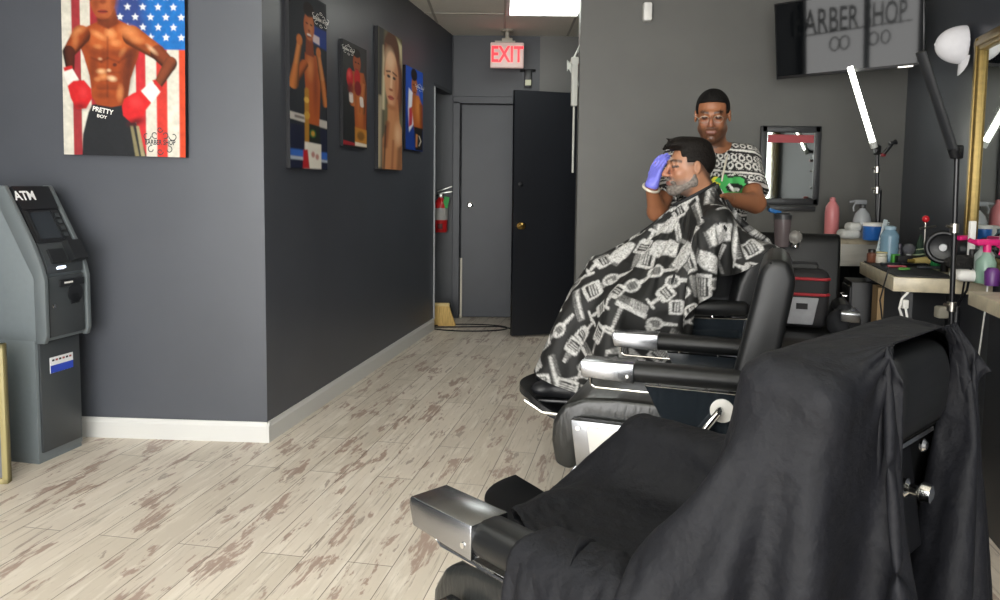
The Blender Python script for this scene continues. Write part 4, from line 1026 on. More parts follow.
for px, lab, s in ((966, 'smaller hot pink sprayer behind the blow dryers', .9), (987, 'larger hot pink sprayer in front of the gilt mirror', 1.25)):
    c = on(px, 250, zt2+.001); c = c+cK*.0
    t = thing('sprayer', lab, 'bottle', c, .15, 'hot pink sprayers')
    MB().lathe([(.03*s, 0), (.034*s, .01), (.034*s, .10), (.014, .15)]).build('bottle', mat('milky_green', '#8fb0a0', .2, alpha=.75), t)
    q = MB(); q.box((0, 0, .19), (.10*s, .028, .03), bev=.008); q.tube([(-.05*s, 0, .19), (-.075*s, 0, .2)], .011, 8); q.tube([(.03*s, 0, .185), (.06*s, 0, .16), (.055*s, 0, .13)], .007, 8); q.cyl((0, 0, .14), (0, 0, .18), .017); q.build('trigger_head', hot, t)
c = on(971, 247, zt2+.001); q = MB(); q.box((0, 0, .14), (.03, .02, .28), bev=.004); o = q.build('ruler_comb', M['white']); o.location = c; o.rotation_euler = (0, 0, .1); tag(o, 'upright white comb standing between the pink sprayers', 'comb')
c = on(994, 262, zt2+.001)
t = thing('bottle', 'violet bottle at the right border on the dressing counter', 'bottle', c); MB().lathe([(.03, 0), (.032, .06), (.02, .08)]).build('body', mat('violet', '#5d2c73', .4), t)
c = on(985, 256, zt2+.001); t = thing('bottle', 'clear bottle with green gel behind the duster brush', 'bottle', c)
MB().lathe([(.04, 0), (.042, .005), (.042, .05)]).build('gel', mat('green_gel', '#2c9468', .2), t); MB().lathe([(.042, .05), (.042, .13), (.02, .16), (.018, .18)]).build('bottle_top', mat('clear_milky', '#aebbb6', .15, alpha=.7), t)

# power strip and cords under the counter
q = MB(); c = PY(898, 325, n2[1]+.03)
t = thing('power_strip', 'white power strip with looped white leads on the counter leg', 'power strip', (c[0], c[1]-.03, c[2]))
q.box((0.01, 0, .0), (.055, .03, .075), bev=.01); q.build('strip', M['white'], t)
q = MB(); q.box((.02, 0, .19), (.035, .025, .04), bev=.006); q.box((.012, 0, .11), (.03, .025, .045), bev=.006); q.build('plug', M['white'], t)
q = MB(); q.tube([(.02, -.01, .17), (-.01, -.012, .14), (-.02, -.012, .09), (-.005, -.012, .05), (.01, -.01, .03)], .006, 8); q.tube([(.012, -.01, .09), (.02, -.012, .05), (.015, -.01, .02)], .006, 8); q.build('lead', M['white'], t)
q = MB(); c = PY(944, 312, 3.75); q.box((c[0], c[1], c[2]), (.08, .05, .06), bev=.01); o = q.build('adapter', M['cgrid']); tag(o, 'pale power adapter in the shadow under the dressing counter', 'adapter')
q = MB(); q.tube([PY(971, 268, 3.55), PY(967, 290, 3.54), PY(958, 305, 3.6), PY(955, 330, 3.62)], .006, 6); q.tube([PY(966, 272, 3.55), PY(962, 296, 3.56), PY(950, 318, 3.66)], .005, 6); tag(q.build('black_cords', M['black']), 'pair of black cords hanging over the counter edge beside the lamp pole', 'cord')
q = MB(); q.tube([PY(889, 268, 3.72), PY(884, 285, 3.71), PY(880, 300, 3.73), PY(884, 335, 3.72)], .004, 6); tag(q.build('thin_cord', M['black']), 'thin black cord down the left end of the dressing counter', 'cord')

# ------------------------------------------------------------------ lamps
M['tube'] = mat('led_tube', '#ffffff', .5, emit=14, ecol='#fdfff0')
def lampstand(label, base, top, ya, tubepts, on_, zb):
    t = thing('tube_lamp', label, 'lamp', (base[0], base[1], zb))
    L = V([base[0], base[1], zb])
    t0, t1 = [V(p)-L for p in tubepts]; tp = V(top)-L
    q = MB(); q.tube([(0, 0, .0), tp], .011, 10); q.tube([(0, 0, 0), (0, 0, tp[2]*.55)], .015, 10); q.build('pole', M['black'], t)
    q = MB(); q.lathe([(.019, -.02), (.019, .02)], (tp*.55)); q.tube([tp*.55, tp*.55+V([-.04, -.01, .012])], .006, 8); q.lathe([(.018, -.02), (.018, .02)], (tp*.78)); q.tube([tp*.78, tp*.78+V([-.04, -.01, .01])], .006, 8); q.build('clamp_knob', M['chromer'], t)
    q = MB(); q.tube([tp, (tp+t0)/2+V([.01, 0, .01]), t0], .013, 8); q.box(tp, (.04, .04, .06), bev=.008); q.build('tilt_joint', M['black'], t)
    d = (t1-t0)/np.linalg.norm(t1-t0); 
    q = MB(); q.tube([t0, t1], .017 if on_ else .024, 12, sq=None if on_ else (1.0, .55)); 
    q.build('light_tube', M['tube'] if on_ else mat('unlit_bar', '#232528', .5), t)
    q = MB(); q.tube([t0+V([0, .018, 0]), t1+V([0, .018, 0])], .012, 8); q.tube([t0-d*.03, t0+d*.01], .022, 10); q.build('housing', M['black'] if not on_ else mat('lamp_housing', '#c9cbc6', .4), t)
    return t
Yl = 4.9
b = PY(877, 238, Yl); lt_ = lampstand('lit white tube lamp leaning on a black stand at the rear counter', b, PY(877, 150, Yl), 0, (PY(873, 143, Yl-.05), PY(850, 67, Yl-.12)), True, zr+.002)
L = V(lt_.location); p1 = PY(876, 152, Yl)-L; p2 = PY(893, 143, Yl-.1)-L; p3 = PY(883, 155, Yl-.08)-L
q = MB(); q.tube([p1, p3, p2, p2+V([.02, 0, .012])], [.01, .012, .01, .014], 8); q.box(p2, (.05, .03, .02), bev=.006); q.build('phone_arm', M['black'], lt_)
q = MB(); q.box(p3, (.03, .02, .02), bev=.004); q.build('red_clip', mat('dark_red_clip', '#7a2028', .4), lt_)
q = MB(); q.lathe([(.07, 0), (.07, .01), (.015, .03)], (0, 0, 0)); q.build('base', M['black'], lt_)
Y2 = 3.3
b2 = PY(957, 300, Y2); lt2 = lampstand('unlit black bar lamp on a tall pole in front of the dressing counter', b2, PY(957, 152, Y2), 0, (PY(953, 150, Y2-.02), PY(921, 52, Y2-.1)), False, 0)
q = MB()
for a_ in range(3):
    an = radians(150+120*a_); q.tube([(0, 0, .26), (.14*cos(an), .14*sin(an), .1), (.2*cos(an), .2*sin(an), .012)], .009, 8)
q.build('tripod_legs', M['black'], lt2)
# ------------------------------------------------------------------ barber chairs (local x = the way the sitter faces, y = to his left)
M['padw'] = mat('white_side_panel', '#c4c2be', .25); M['plate'] = mat('dark_glossy_panel', '#1d2227', .08, .0, coat=.6)
M['alu'] = mat('polished_steel', '#9b9da0', .26, 1., noise=(9, .15, .03))
M['vseat'] = mat('black_seat_vinyl', '#1f201f', .3, noise=(7, .12, .5), stretch=(9, .7, 3), bdist=.004)
def barber_chair(label, loc, yaw, zo=0., arm_y=.235, arm_x=.33, back_w=.50, group=None, recl=0., cat='barber chair', panel='dark', lever=True, arm_z=.77, foot_z=.11, bt=1.12):
    t = thing('barber_chair', label, cat, (loc[0], loc[1], 0), yaw, group)
    Z = zo
    q = MB(); q.lathe([(.30, 0), (.30, .02), (.27, .04), (.10, .055), (.075, .07)], n=40); q.build('base_disc', M['alu'], t)
    q = MB(); q.cyl((0, 0, .07), (0, 0, .30+Z), .055); q.cyl((0, 0, .07), (0, 0, .24), .07); q.build('hydraulic_column', M['chrome'], t)
    q = MB(); q.tube([(0, -.05, .2), (0, -.25, .2), (0, -.36, .17)], .012, 8); q.build('pump_lever', M['chrome'], t)
    q = MB(); q.box((.02, 0, .36+Z), (.40, .34, .12), bev=.01); q.build('seat_base', M['blackm'], t)
    # side boxes: white panel in a steel surround
    for s in (1, -1):
        y = s*(arm_y+.015)
        q = MB(); pr = [(-.26, .40+Z), (.335, .40+Z), (.36, .575+Z), (-.26, .575+Z)]
        q.prism(pr, 'y', y-.02, y+.02, bev=.004); sb_ = q.build('side_box', M['alu'], t)
        q = MB(); pr = [(-.23, .418+Z), (.285, .418+Z), (.305, .558+Z), (-.23, .558+Z)]
        q.prism(pr, 'y', y+s*.019, y+s*.026, bev=.003); q.build('white_panel', M['padw'], sb_)
        q = MB(); q.lathe([(.008, 0), (.008, .004)], (.335, y+s*.02, .55+Z), rot=rotm(-s*pi/2)); q.build('bolt', M['chrome'], sb_)
        # dark trapezoid panel between seat and arm, with bright edge
        q = MB(); pr = [(-.23, .575+Z), (.055, .575+Z), (.125, .71+Z), (-.22, .71+Z)]
        q.prism(pr, 'y', y-.008, y+.008); pl = q.build('arm_panel', M['plate'], t, smooth=False)
        q = MB(); q.tube([(-.23, y+s*.008, .58+Z), (.055, y+s*.008, .58+Z), (.125, y+s*.008, .71+Z), (-.22, y+s*.008, .71+Z), (-.23, y+s*.008, .58+Z)], .0035, 6); q.build('edge_trim', M['chrome'], pl)
        if lever and s > 0:
            q = MB(); q.lathe([(.036, 0), (.036, .006), (.02, .01)], (-.11, y+.008, .655+Z), rot=rotm(-pi/2)); q.lathe([(.012, 0), (.012, .014)], (-.10, y+.008, .655+Z), rot=rotm(-pi/2)); q.build('lever_disc', M['padw'], pl)
            q = MB(); q.tube([(-.105, y+.02, .66+Z), (-.10, y+.045, .655+Z), (-.04, y+.05, .57+Z), (.0, y+.05, .52+Z)], .011, 10); q.build('recline_lever', M['chrome'], pl)
        # arm
        L0, L1 = arm_x, -.20
        q = MB(); pr = [(L1+.02, arm_z-.048+Z), (L0-.17, arm_z-.045+Z), (L0-.17, arm_z+.006+Z), (L1+.02, arm_z+.012+Z)]
        bm = bmesh.new(); 
        q.box(((L1+L0-.15)/2, y, arm_z-.02+Z), (L0-.15-L1, .082, .062), bev=.028, seg=4); ar = q.build('armrest', M['vinyl'], t)
        q = MB(); pr = [(L0-.175, arm_z-.052+Z), (L0-.012, arm_z-.045+Z), (L0, arm_z-.004+Z), (L0-.005, arm_z+.008+Z), (L0-.175, arm_z+.010+Z)]
        q.prism(pr, 'y', y-.043, y+.043, bev=.004); q.build('steel_cap', M['alu'], ar)
        q = MB(); q.lathe([(.005, 0), (.005, .003)], (L0-.155, y+s*.043, arm_z-.03+Z), rot=rotm(-s*pi/2)); q.build('cap_screw', M['chrome'], ar)
        q = MB(); yy = y+s*.0
        q.tube([(L0-.03, yy, arm_z-.05+Z), (L0-.03, yy, arm_z-.075+Z), (L0-.045, yy, arm_z-.085+Z), (L0-.38, yy, arm_z-.085+Z), (L0-.39, yy, arm_z-.075+Z), (L0-.39, yy, arm_z-.045+Z)], .0045, 8)
        q.tube([(L0-.25, yy, arm_z-.085+Z), (L0-.25, yy, arm_z-.045+Z)], .0045, 8); q.build('towel_rail', M['chrome'], ar)
    # seat cushion rolling over the front
    w_ = arm_y*2-.03; q = MB()
    pr = [(-.20, .54), (-.20, .60), (-.12, .632), (.05, .645), (.22, .645), (.33, .635), (.40, .605), (.435, .55), (.44, .48), (.425, .40), (.38, .385), (.345, .40), (.335, .52), (.30, .54)]
    q.prism([(a_, b_+Z) for a_, b_ in pr], 'y', -w_/2, w_/2, bev=.018, seg=3); q.build('seat_cushion', M['vseat'], t, sharp=50)
    # back
    bw = back_w; k = recl
    pr = [(-.10, .60), (-.155, .85), (-.20-k, bt-.04), (-.215-k, bt-.01), (-.24-k, bt+.005), (-.285-k, bt-.005), (-.305-k, bt-.06), (-.27-k*.5, .85), (-.235, .52), (-.14, .47), (-.09, .52)]
    q = MB(); q.prism([(a_, b_+Z) for a_, b_ in pr], 'y', -bw/2, bw/2, bev=.022, seg=3); bk = q.build('backrest', M['vinyl'], t, sharp=50)
    # foot rest on two struts
    for s in (1, -1):
        q = MB(); q.prism([(.30, .40+Z), (.36, .40+Z), (.53, foot_z+.01+Z), (.47, foot_z+.01+Z)], 'y', s*.17-.02, s*.17+.02, bev=.004, m=0)
        st = q.build('strut', M['alu'], t)
        q = MB(); q.tube([(.25, s*.17, .40+Z), (.46, s*.17, foot_z+.03+Z)], .016, 8); q.build('strut_back_bar', M['blackm'], t)  # black matte bar running behind the strut
        q = MB(); 
        for dz in (0, .03): q.lathe([(.009, 0), (.009, .003)], (.42-dz*.8, s*.17+.02, .29+dz+Z), rot=rotm(-pi/2))
        q.build('rivet', M['chrome'], st)
    q = MB(); q.tube([(.34, -.17, .36+Z), (.34, .17, .36+Z)], .012, 8); q.tube([(.12, .1, .37+Z), (.40, .17, .30+Z)], .010, 6); q.build('cross_bar', M['blackm'], t)
    fpv = []; nx_, ny_ = 12, 10; q = MB(); vs = []; fs = []
    for s_ in (0, 1):
        for i in range(nx_+1):
            for j in range(ny_+1):
                u = i/nx_; v = j/ny_*2-1; x = .45+.29*u-.05*v*v*u; hw = .20*(1-.25*max(0, u-.6)**1.5*3)
                vs.append((x, v*hw, foot_z+Z+.07*max(0, u-.45)**1.3*2.4-s_*.03))
    kk = (nx_+1)*(ny_+1)
    for i in range(nx_):
        for j in range(ny_):
            a0 = i*(ny_+1)+j; fs.append((a0, a0+ny_+1, a0+ny_+2, a0+1)); fs.append((a0+kk, a0+1+kk, a0+ny_+2+kk, a0+ny_+1+kk))
    bd = [i*(ny_+1) for i in range(nx_+1)]+[nx_*(ny_+1)+j for j in range(1, ny_+1)]+[i*(ny_+1)+ny_ for i in range(nx_-1, -1, -1)]+[j for j in range(ny_-1, 0, -1)]
    for i in range(len(bd)): a0, b0 = bd[i], bd[(i+1) % len(bd)]; fs.append((a0, a0+kk, b0+kk, b0))
    q.add(vs, fs); fr_ = q.build('footrest', M['black'], t)
    q = MB(); q.tube([(.48, .205, foot_z-.01+Z), (.62, .20, foot_z+.0+Z), (.70, .17, foot_z+.04+Z)], .009, 8); q.build('footrest_trim', M['chrome'], fr_)
    q = MB(); q.tube([(.48, -.205, foot_z-.01+Z), (.62, -.20, foot_z+.0+Z), (.70, -.17, foot_z+.04+Z)], .009, 8); q.build('footrest_trim', M['chrome'], fr_)
    return t, bk

chA, _ = barber_chair('empty black barber chair with steel-capped arms, in the middle of the row', (.665, 2.54), radians(160), arm_y=.235, group='barber chairs')
ZC = .10
chC, bkC = barber_chair('raised barber chair the customer in the patterned cape sits in', (.83, 3.27), radians(172), zo=ZC, arm_y=.235, lever=False, group='barber chairs', foot_z=.27, bt=1.0)
chD, _ = barber_chair('dark barber chair facing the camera by the rear counter, with a bag on its seat', (1.56, 4.02), radians(252), zo=-.04, group='barber chairs', lever=False)
OB = V([.372, 1.285]); YB = radians(133)
chB, bkB = barber_chair('nearest barber chair, seen from behind and hung with a plain black cape', tuple(OB), YB, arm_y=.29, arm_x=.41, back_w=.49, group='barber chairs', bt=1.09, arm_z=.755)
# headrest block and its plate on the back of the near chair
q = MB(); pr = [(-.262, .985), (-.315, .978), (-.334, 1.0), (-.338, 1.07), (-.325, 1.108), (-.285, 1.112), (-.262, 1.09)]
q.prism(pr, 'y', -.098, .098, bev=.02, seg=3); q.build('headrest', M['vinyl'], bkB, sharp=50)
Rb = rotm(0, .17)
q = MB(); q.box((-.294, 0, .89), (.012, .15, .19), rot=rotm(0, .16), bev=.003); hp = q.build('headrest_plate', M['black'], bkB)
q = MB(); q.box((-.318, 0, .978), (.006, .15, .006), rot=rotm(0, .16)); q.build('plate_edge', M['chrome'], hp, smooth=False)
for (yy, zz_) in ((.06, .955), (-.055, .955), (.06, .845), (-.055, .845)):
    xx = -.299+(.82-zz_)*-.16*-1*-1 if False else -.301-(zz_-.89)*.16
    q = MB(); q.lathe([(.010, 0), (.010, .004), (.006, .008)], (xx, yy, zz_), rot=rotm(0, -pi/2)); q.build('screw', M['chrome'], hp)
q = MB(); q.box((-.303, .018, .865), (.005, .035, .085), rot=rotm(.35, .16), bev=.001); q.build('slide_tongue', M['chromer'], hp)
q = MB(); q.lathe([(.014, 0), (.014, .008), (.008, .012), (.008, .022), (.015, .028), (.013, .04), (.004, .043)], (-.306, .0, .905), rot=rotm(0, -pi/2)); q.build('thumb_screw', M['chrome'], hp)

# ------------------------------------------------------------------ cloth
def polar_cape(n0, n1, Lfun, neck, th0, th1, sdf, steps, dt=.016, it=10, closed=True, init=None, bend=.3, seed=0, thick=.012, fric=.3, full=1., grav=1.6, pull=None):
    """a sheet of n1 rings out to Lfun(theta), pinned at neck(theta), falling onto what lies below"""
    th = np.linspace(th0, th1, n0, endpoint=not closed); dth = th[1]-th[0]
    s = np.linspace(0, 1, n1+1); r0 = .085
    Lt = V([Lfun(a) for a in th]); R = r0+s[:, None]*Lt[None]
    flat = np.stack([R*np.cos(th), R*np.sin(th)], -1)
    X = np.zeros((n1+1, n0, 3)); nk = V([neck(a) for a in th]); X[0] = nk
    rng = np.random.RandomState(seed)
    for i in range(1, n1+1): X[i] = init(th, s[i]*Lt, nk)
    X[1:] += rng.randn(*X[1:].shape)*.0015
    W = np.ones((n1+1, n0)); W[0] = 0; vel = np.zeros_like(X); C = []
    def add(sa, sb, dj, w):
        ra, rb = R[sa], R[sb]; rm = (ra+rb)/2*full*dth*dj
        rest = np.sqrt((ra-rb)**2+rm**2)[..., None]
        wa, wb = W[sa][..., None], W[sb][..., None]; ws = np.maximum(wa+wb, 1e-9); C.append((sa, sb, rest, w*wa/ws, w*wb/ws, w < .5))
    S_ = slice; a_ = S_(None)
    def pair(n, d, c, m):        # index slices of pairs (i, i+d) with i % m == c
        k = max(0, (n-d-c+m-1)//m); return S_(c, c+k*m, m), S_(c+d, c+d+k*m, m)
    for c in (0, 1):
        p, q = pair(n1+1, 1, c, 2); add((p, a_), (q, a_), 0, 1.)
        p2, q2 = pair(n0, 1, c, 2); add((a_, p2), (a_, q2), 1, 1.)
        add((p, S_(0, -1)), (q, S_(1, None)), 1, .7); add((p, S_(1, None)), (q, S_(0, -1)), 1, .7)
        if closed: add((p, S_(-1, None)), (q, S_(0, 1)), 1, .7); add((p, S_(0, 1)), (q, S_(-1, None)), 1, .7)
    if closed: add((a_, S_(-1, None)), (a_, S_(0, 1)), 1, 1.)
    for c in range(4):
        p, q = pair(n1+1, 2, c, 4); add((p, a_), (q, a_), 0, bend)
        p, q = pair(n0, 2, c, 4); add((a_, p), (a_, q), 2, bend)
    for st in range(steps):
        old = X.copy(); vel[..., 2] -= grav*dt*(1 if pull is None else pull(X)); vel *= .985; X = X+vel*dt*W[..., None]
        for k in range(it):
            for (sa, sb, rest, wa, wb, oneway) in C:
                A_, B_ = X[sa], X[sb]; d = B_-A_; l = np.sqrt(np.einsum('ijk,ijk->ij', d, d))[..., None]+1e-9
                g = (l-rest)/l
                if oneway: g = np.minimum(g, 0)
                d *= g; A_ += d*wa; B_ -= d*wb
            if k % 3 == 2 or k == it-1: X, hit = sdf(X, thick, W)
        X[hit] = old[hit]+(X[hit]-old[hit])*.7          # cloth grips what it lies on
        vel = (X-old)/dt; vel[hit] *= fric
        sp = np.linalg.norm(vel, axis=-1, keepdims=True); vel = np.where(sp > 1.3, vel*1.3/sp, vel)
    return X, flat, th

def upsample(G, k, closed):
    """bicubic (Catmull-Rom) refinement of a grid of vectors"""
    def up1(A_, ax, cl):
        A_ = np.moveaxis(A_, ax, 0); n = len(A_)
        t = np.arange(n*k if cl else (n-1)*k+1)/k; i = np.minimum(t.astype(int), n-1 if cl else n-2); f = (t-i).reshape(-1, *([1]*(A_.ndim-1)))
        g = (lambda q: A_[q % n]) if cl else (lambda q: A_[np.clip(q, 0, n-1)])
        p0, p1, p2, p3 = g(i-1), g(i), g(i+1), g(i+2)
        r = .5*((2*p1)+(-p0+p2)*f+(2*p0-5*p1+4*p2-p3)*f*f+(-p0+3*p1-3*p2+p3)*f**3)
        return np.moveaxis(r, 0, ax)
    return up1(up1(G, 0, False), 1, closed)
def grid_faces(m, n, closed):
    i, j = np.meshgrid(np.arange(m-1), np.arange(n if closed else n-1), indexing='ij'); j2 = (j+1) % n
    return np.stack([i*n+j, (i+1)*n+j, (i+1)*n+j2, i*n+j2], -1).reshape(-1, 4)

def collide(prims, eps=1e-3):
    """prims: list of (kind, args) in world space -> projector"""
    def one(P, pr):
        k = pr[0]
        if k == 'cap':
            a, b, ra, rb = pr[1:]; ab = b-a; L = ab@ab; t = np.clip(((P-a)@ab)/L, 0, 1)
            q = P-a-t[..., None]*ab; l = np.linalg.norm(q, axis=-1)+1e-9
            return l-(ra+(rb-ra)*t), q/l[..., None]
        c, R, h, r = pr[1:]                       # rounded box: centre, rotation (local->world), half size, radius
        q = (P-c) @ R; d = np.abs(q)-(h-r); o = np.maximum(d, 0); lo_ = np.linalg.norm(o, axis=-1)
        ins = np.minimum(d.max(-1), 0); dist = lo_+ins-r
        n_out = o*np.sign(q)/(lo_[..., None]+1e-9)
        ax = d.argmax(-1); n_in = np.eye(3)[ax]*np.sign(q)
        n = np.where((lo_ > 1e-6)[..., None], n_out, n_in)
        return dist, n @ R.T
    def f(X, th, W):
        hit = np.zeros(X.shape[:-1], bool)
        for pr in prims:
            d, n = one(X, pr); m = (d < th) & (W > 0)
            if m.any(): X[m] = X[m]+n[m]*(th-d[m])[:, None]; hit |= m
        return X, hit
    return f
def rbox(O, yaw, c, h, r, ry=0.):
    Rz = rotm(0, 0, yaw); return ('box', V([O[0], O[1], 0])+Rz @ V(c, dtype=float), Rz @ rotm(0, ry), V(h, dtype=float), r)

# --- plain black cape over the near chair, fastened round the headrest, its slit open behind
def chairprims(O, yaw, Z, arm_y, arm_x, bw, arm_z=.77, bt=1.12):
    p = [rbox(O, yaw, (.11, 0, .50+Z), (.33, arm_y+.03, .145), .05),
         rbox(O, yaw, (-.205, 0, bt-.28+Z), (.055, bw/2, .285), .022, ry=-.17)]
    for s in (1, -1):
        p.append(rbox(O, yaw, ((arm_x-.22)/2, s*(arm_y+.015), arm_z-.02+Z), ((arm_x+.20)/2, .046, .035), .03))
        p.append(rbox(O, yaw, ((arm_x-.24)/2, s*(arm_y+.015), .60+Z), ((arm_x+.14)/2, .036, .17), .03))
    return p
def capeB():
    Rz = rotm(0, 0, YB); O3 = V([OB[0], OB[1], 0])
    pr = chairprims(OB, YB, 0., .29, .41, .49, arm_z=.755, bt=1.09)
    pr += [rbox(OB, YB, (-.325, 0, 1.02), (.045, .11, .085), .03), rbox(OB, YB, (.1, 0, .2), (.35, .34, .22), .05)]
    # ring round the headrest: narrow at the front top edge, falling open behind
    def neck(a):
        t = max(0, (abs(a)-pi/2)/(pi*.16)); x = -.325-.045*t; z = 1.130-.07*t
        y = .135*sin(a) if t == 0 else (.135+.02*t)*(1 if a > 0 else -1)
        return O3+Rz @ V([x, y, z])
    dg = [-180, -150, -120, -90, -60, -30, 0, 14, 26, 34, 45, 60, 90, 120, 150, 180]; lt = [.95, .95, 1.0, 1.15, 1.5, 1.5, 1.0, .80, .70, .71, .85, 1.06, 1.12, 1.05, .95, .95]
    def Lf(a): return float(np.interp(np.degrees(a), dg, lt))
    def init(th, L, nk):
        d = np.stack([np.cos(th), np.sin(th), np.zeros_like(th)], -1)
        p = nk+(d*L[:, None]*.985) @ Rz.T
        p[:, 2] = 1.132+.0*L
        return p
    def pull(X):                 # the lap of the cape is tucked down on to the seat
        q = (X-O3) @ Rz; return 1+5.*((np.abs(q[..., 1]) < .24) & (q[..., 0] > -.14) & (q[..., 0] < .34))
    X, flat, th = polar_cape(176, 76, Lf, neck, -pi*.66, pi*.59, collide(pr), 280, it=9, closed=False, init=init, thick=.018, seed=4, bend=.3, full=1.6, pull=pull)
    return X, flat, th
XB, flB, thB = capeB()
M['capeb'] = mat('black_cape_cloth', '#0a0b10', .68, noise=(26, .15, .75), bdist=.010, spec=.22)
def cloth_obj(name, X, k, closed, m, thick=.0012, cols=None, wr=.0):
    G = upsample(X, k, closed); mm, nn = G.shape[:2]
    f = grid_faces(mm, nn, closed)
    o = mesh_obj(name, G.reshape(-1, 3), f.tolist(), m, None, True, sharp=0, cols=cols)
    return o
cB = cloth_obj('chair_cape', XB, 2, False, M['capeb'])
sm = cB.modifiers.new('s', 'SOLIDIFY'); sm.thickness = .0015; sm.offset = 1
tag(cB, 'plain black cape thrown over the nearest barber chair', 'cape')
G_ = upsample(XB, 1, False)
for (i_, j_, lab) in ((12, -1, 'left'), (16, -1, 'left'), (30, 0, 'right'), (36, 0, 'right')):
    jj = 2 if j_ == 0 else XB.shape[1]-3
    p = XB[i_, jj]; n_ = np.cross(XB[i_+1, jj]-XB[i_-1, jj], XB[i_, jj+1]-XB[i_, jj-1]); n_ /= np.linalg.norm(n_)
    if n_@(p-V([OB[0], OB[1], p[2]])) < 0: n_ = -n_
    rq = np.array(Vector((0, 0, 1)).rotation_difference(Vector(n_)).to_matrix())
    q = MB(); q.torus(p+n_*.004, .0075, .0028, rot=rq, n=20, k=8); q.lathe([(.006, 0), (.004, .004)], p+n_*.002, rot=rq, n=12); q.build('snap', M['chrome'], cB)
# ------------------------------------------------------------------ people
def head(F, c, R, k=.018, s=1., neck_to=None, nr=.055):
    """R columns: face forward, left, up"""
    c = V(c, dtype=float); g = lambda p: c+R @ (V(p, dtype=float)*s)
    F.ell(g((-.015, 0, .035)), V((.093, .074, .083))*s, R, k); F.ell(g((.02, 0, -.03)), V((.066, .060, .082))*s, R, k)
    for y in (-1, 1):
        F.cone(g((-.005, y*.047, -.055)), g((.062, y*.014, -.090)), .020*s, .019*s, k*.8)
        F.ell(g((.055, y*.038, -.018)), V((.024, .019, .022))*s, R, k*.8)
    F.ell(g((.074, 0, -.088)), V((.020, .024, .018))*s, R, k*.7)
    F.cone(g((.078, -.030, .030)), g((.078, .030, .030)), .013*s, k=.012)
    for y in (-1, 1): F.ell(g((.094, y*.031, .010)), V((.014, .017, .011))*s, R, .010, 's')
    for y in (-1, 1): F.ell(g((.077, y*.031, .010)), V((.0125, .013, .0115))*s, R, .003)
    F.cone(g((.086, 0, .020)), g((.110, 0, -.020)), .009*s, .0125*s, .008)
    for y in (-1, 1): F.ell(g((.098, y*.012, -.026)), V((.011, .009, .008))*s, R, .006)
    F.cone(g((.088, -.018, -.052)), g((.088, .018, -.052)), .009*s, k=.006); F.cone(g((.089, -.014, -.061)), g((.089, .014, -.061)), .009*s, k=.005)
    for y in (-1, 1):
        F.ell(g((-.006, y*.078, .004)), V((.017, .008, .030))*s, R, .006); F.ell(g((-.004, y*.086, .006)), V((.009, .006, .018))*s, R, .003, 's')
    if neck_to is not None: F.cone(g((-.025, 0, -.045)), neck_to, nr*s, nr*1.1, .03)
    return g

def hand(F, wrist, d, n, s=1., curl=.5, side=1, k=.006, spread=.12):
    """d = direction wrist->knuckles, n = palm normal; five fingers and a side thumb"""
    d = V(d, float); d /= np.linalg.norm(d); n = V(n, float); n -= d*(n@d); n /= np.linalg.norm(n); w = np.cross(d, n)*side
    P_ = lambda a, b, c: wrist+s*(d*a+w*b+n*c)
    for b in (-.027, -.009, .009, .027): F.cone(P_(.012, b*.7, 0), P_(.078, b*1.05, 0), .016*s, .0115*s, .010)
    L = {.030: .062, .010: .075, -.010: .070, -.029: .055}
    for b, l in L.items():
        a0 = P_(.082, b, 0); ang = curl*.5; p = a0; a = ang
        r = .0098*s
        for seg, fr in enumerate((.42, .32, .26)):
            a = curl*(.5+.55*seg); q = p+s*l*fr*(d*cos(a)+n*sin(a)+w*b*spread*20*.2*(1 if seg == 0 else .3))
            F.cone(p, q, r, r*.92, .004); p = q; r *= .92
    p = P_(.020, .030, .006); q = P_(.050, .058, .018); F.cone(p, q, .0135*s, .0115*s, .010); F.cone(q, P_(.080, .064, .034), .0112*s, .0095*s, .004)

def local(P, c, R, s=1.): return ((P-V(c)) @ R)/s
def ramp01(x, a, b): return np.clip((x-a)/(b-a), 0, 1)
def facepaint(Q, skin, dark, lips, beard=None, beard_amt=0., hairline=None, fade=None):
    x, y, z = Q[:, 0], Q[:, 1], Q[:, 2]; C = np.ones((len(Q), 3))*V(lin(skin))
    def mixm(m, c): nonlocal C; C = C*(1-m[:, None])+V(lin(c))*m[:, None]
    near = (z > -.14) & (np.abs(x) < .2)
    mixm(.45*np.exp(-((y/.05)**2+((z+.012)/.02)**2))*(x > .04), lips)          # cheeks/nose warmth
    if beard:
        bz = ramp01(-z, .036, .055)*ramp01(x, -.002, .02)*(z > -.15)
        mous = np.exp(-(((z+.042)/.009)**2))*(np.abs(y) < .032)*(x > .06)
        side = ramp01(-z, -.03, .0)*np.exp(-((x-.008)/.016)**2)*(np.abs(y) > .05)*(z > -.08)
        m = np.clip(np.maximum.reduce([bz, mous, side*.12])*beard_amt, 0, 1); mixm(m*near, beard)
    mixm((np.exp(-(((z+.056)/.0085)**2))*(np.abs(y) < .024)*(x > .075))*.8, lips)
    mixm((np.exp(-(((z+.0565)/.0022)**2))*(np.abs(y) < .024)*(x > .075))*.8, '#3a1c18')
    eb = np.exp(-(((z-.036+.12*(np.abs(y)-.03)**2/.01)/.006)**2))*(np.abs(y) > .012)*(np.abs(y) < .052)*(x > .05)
    mixm(eb*.9, dark)
    ey_ = ((np.abs(np.abs(y)-.031)/.015)**2+((z-.010)/.0062)**2 < 1)*(x > .05)
    mixm(ey_*.9, '#2a1d1a'); wh = 0*((np.abs(np.abs(y)-.031)/.013)**2+((z-.008)/.0030)**2 < 1)*(np.abs(np.abs(y)-.031) > .005)*(x > .05); mixm(wh*.5, '#cfc6bf')
    return C, near

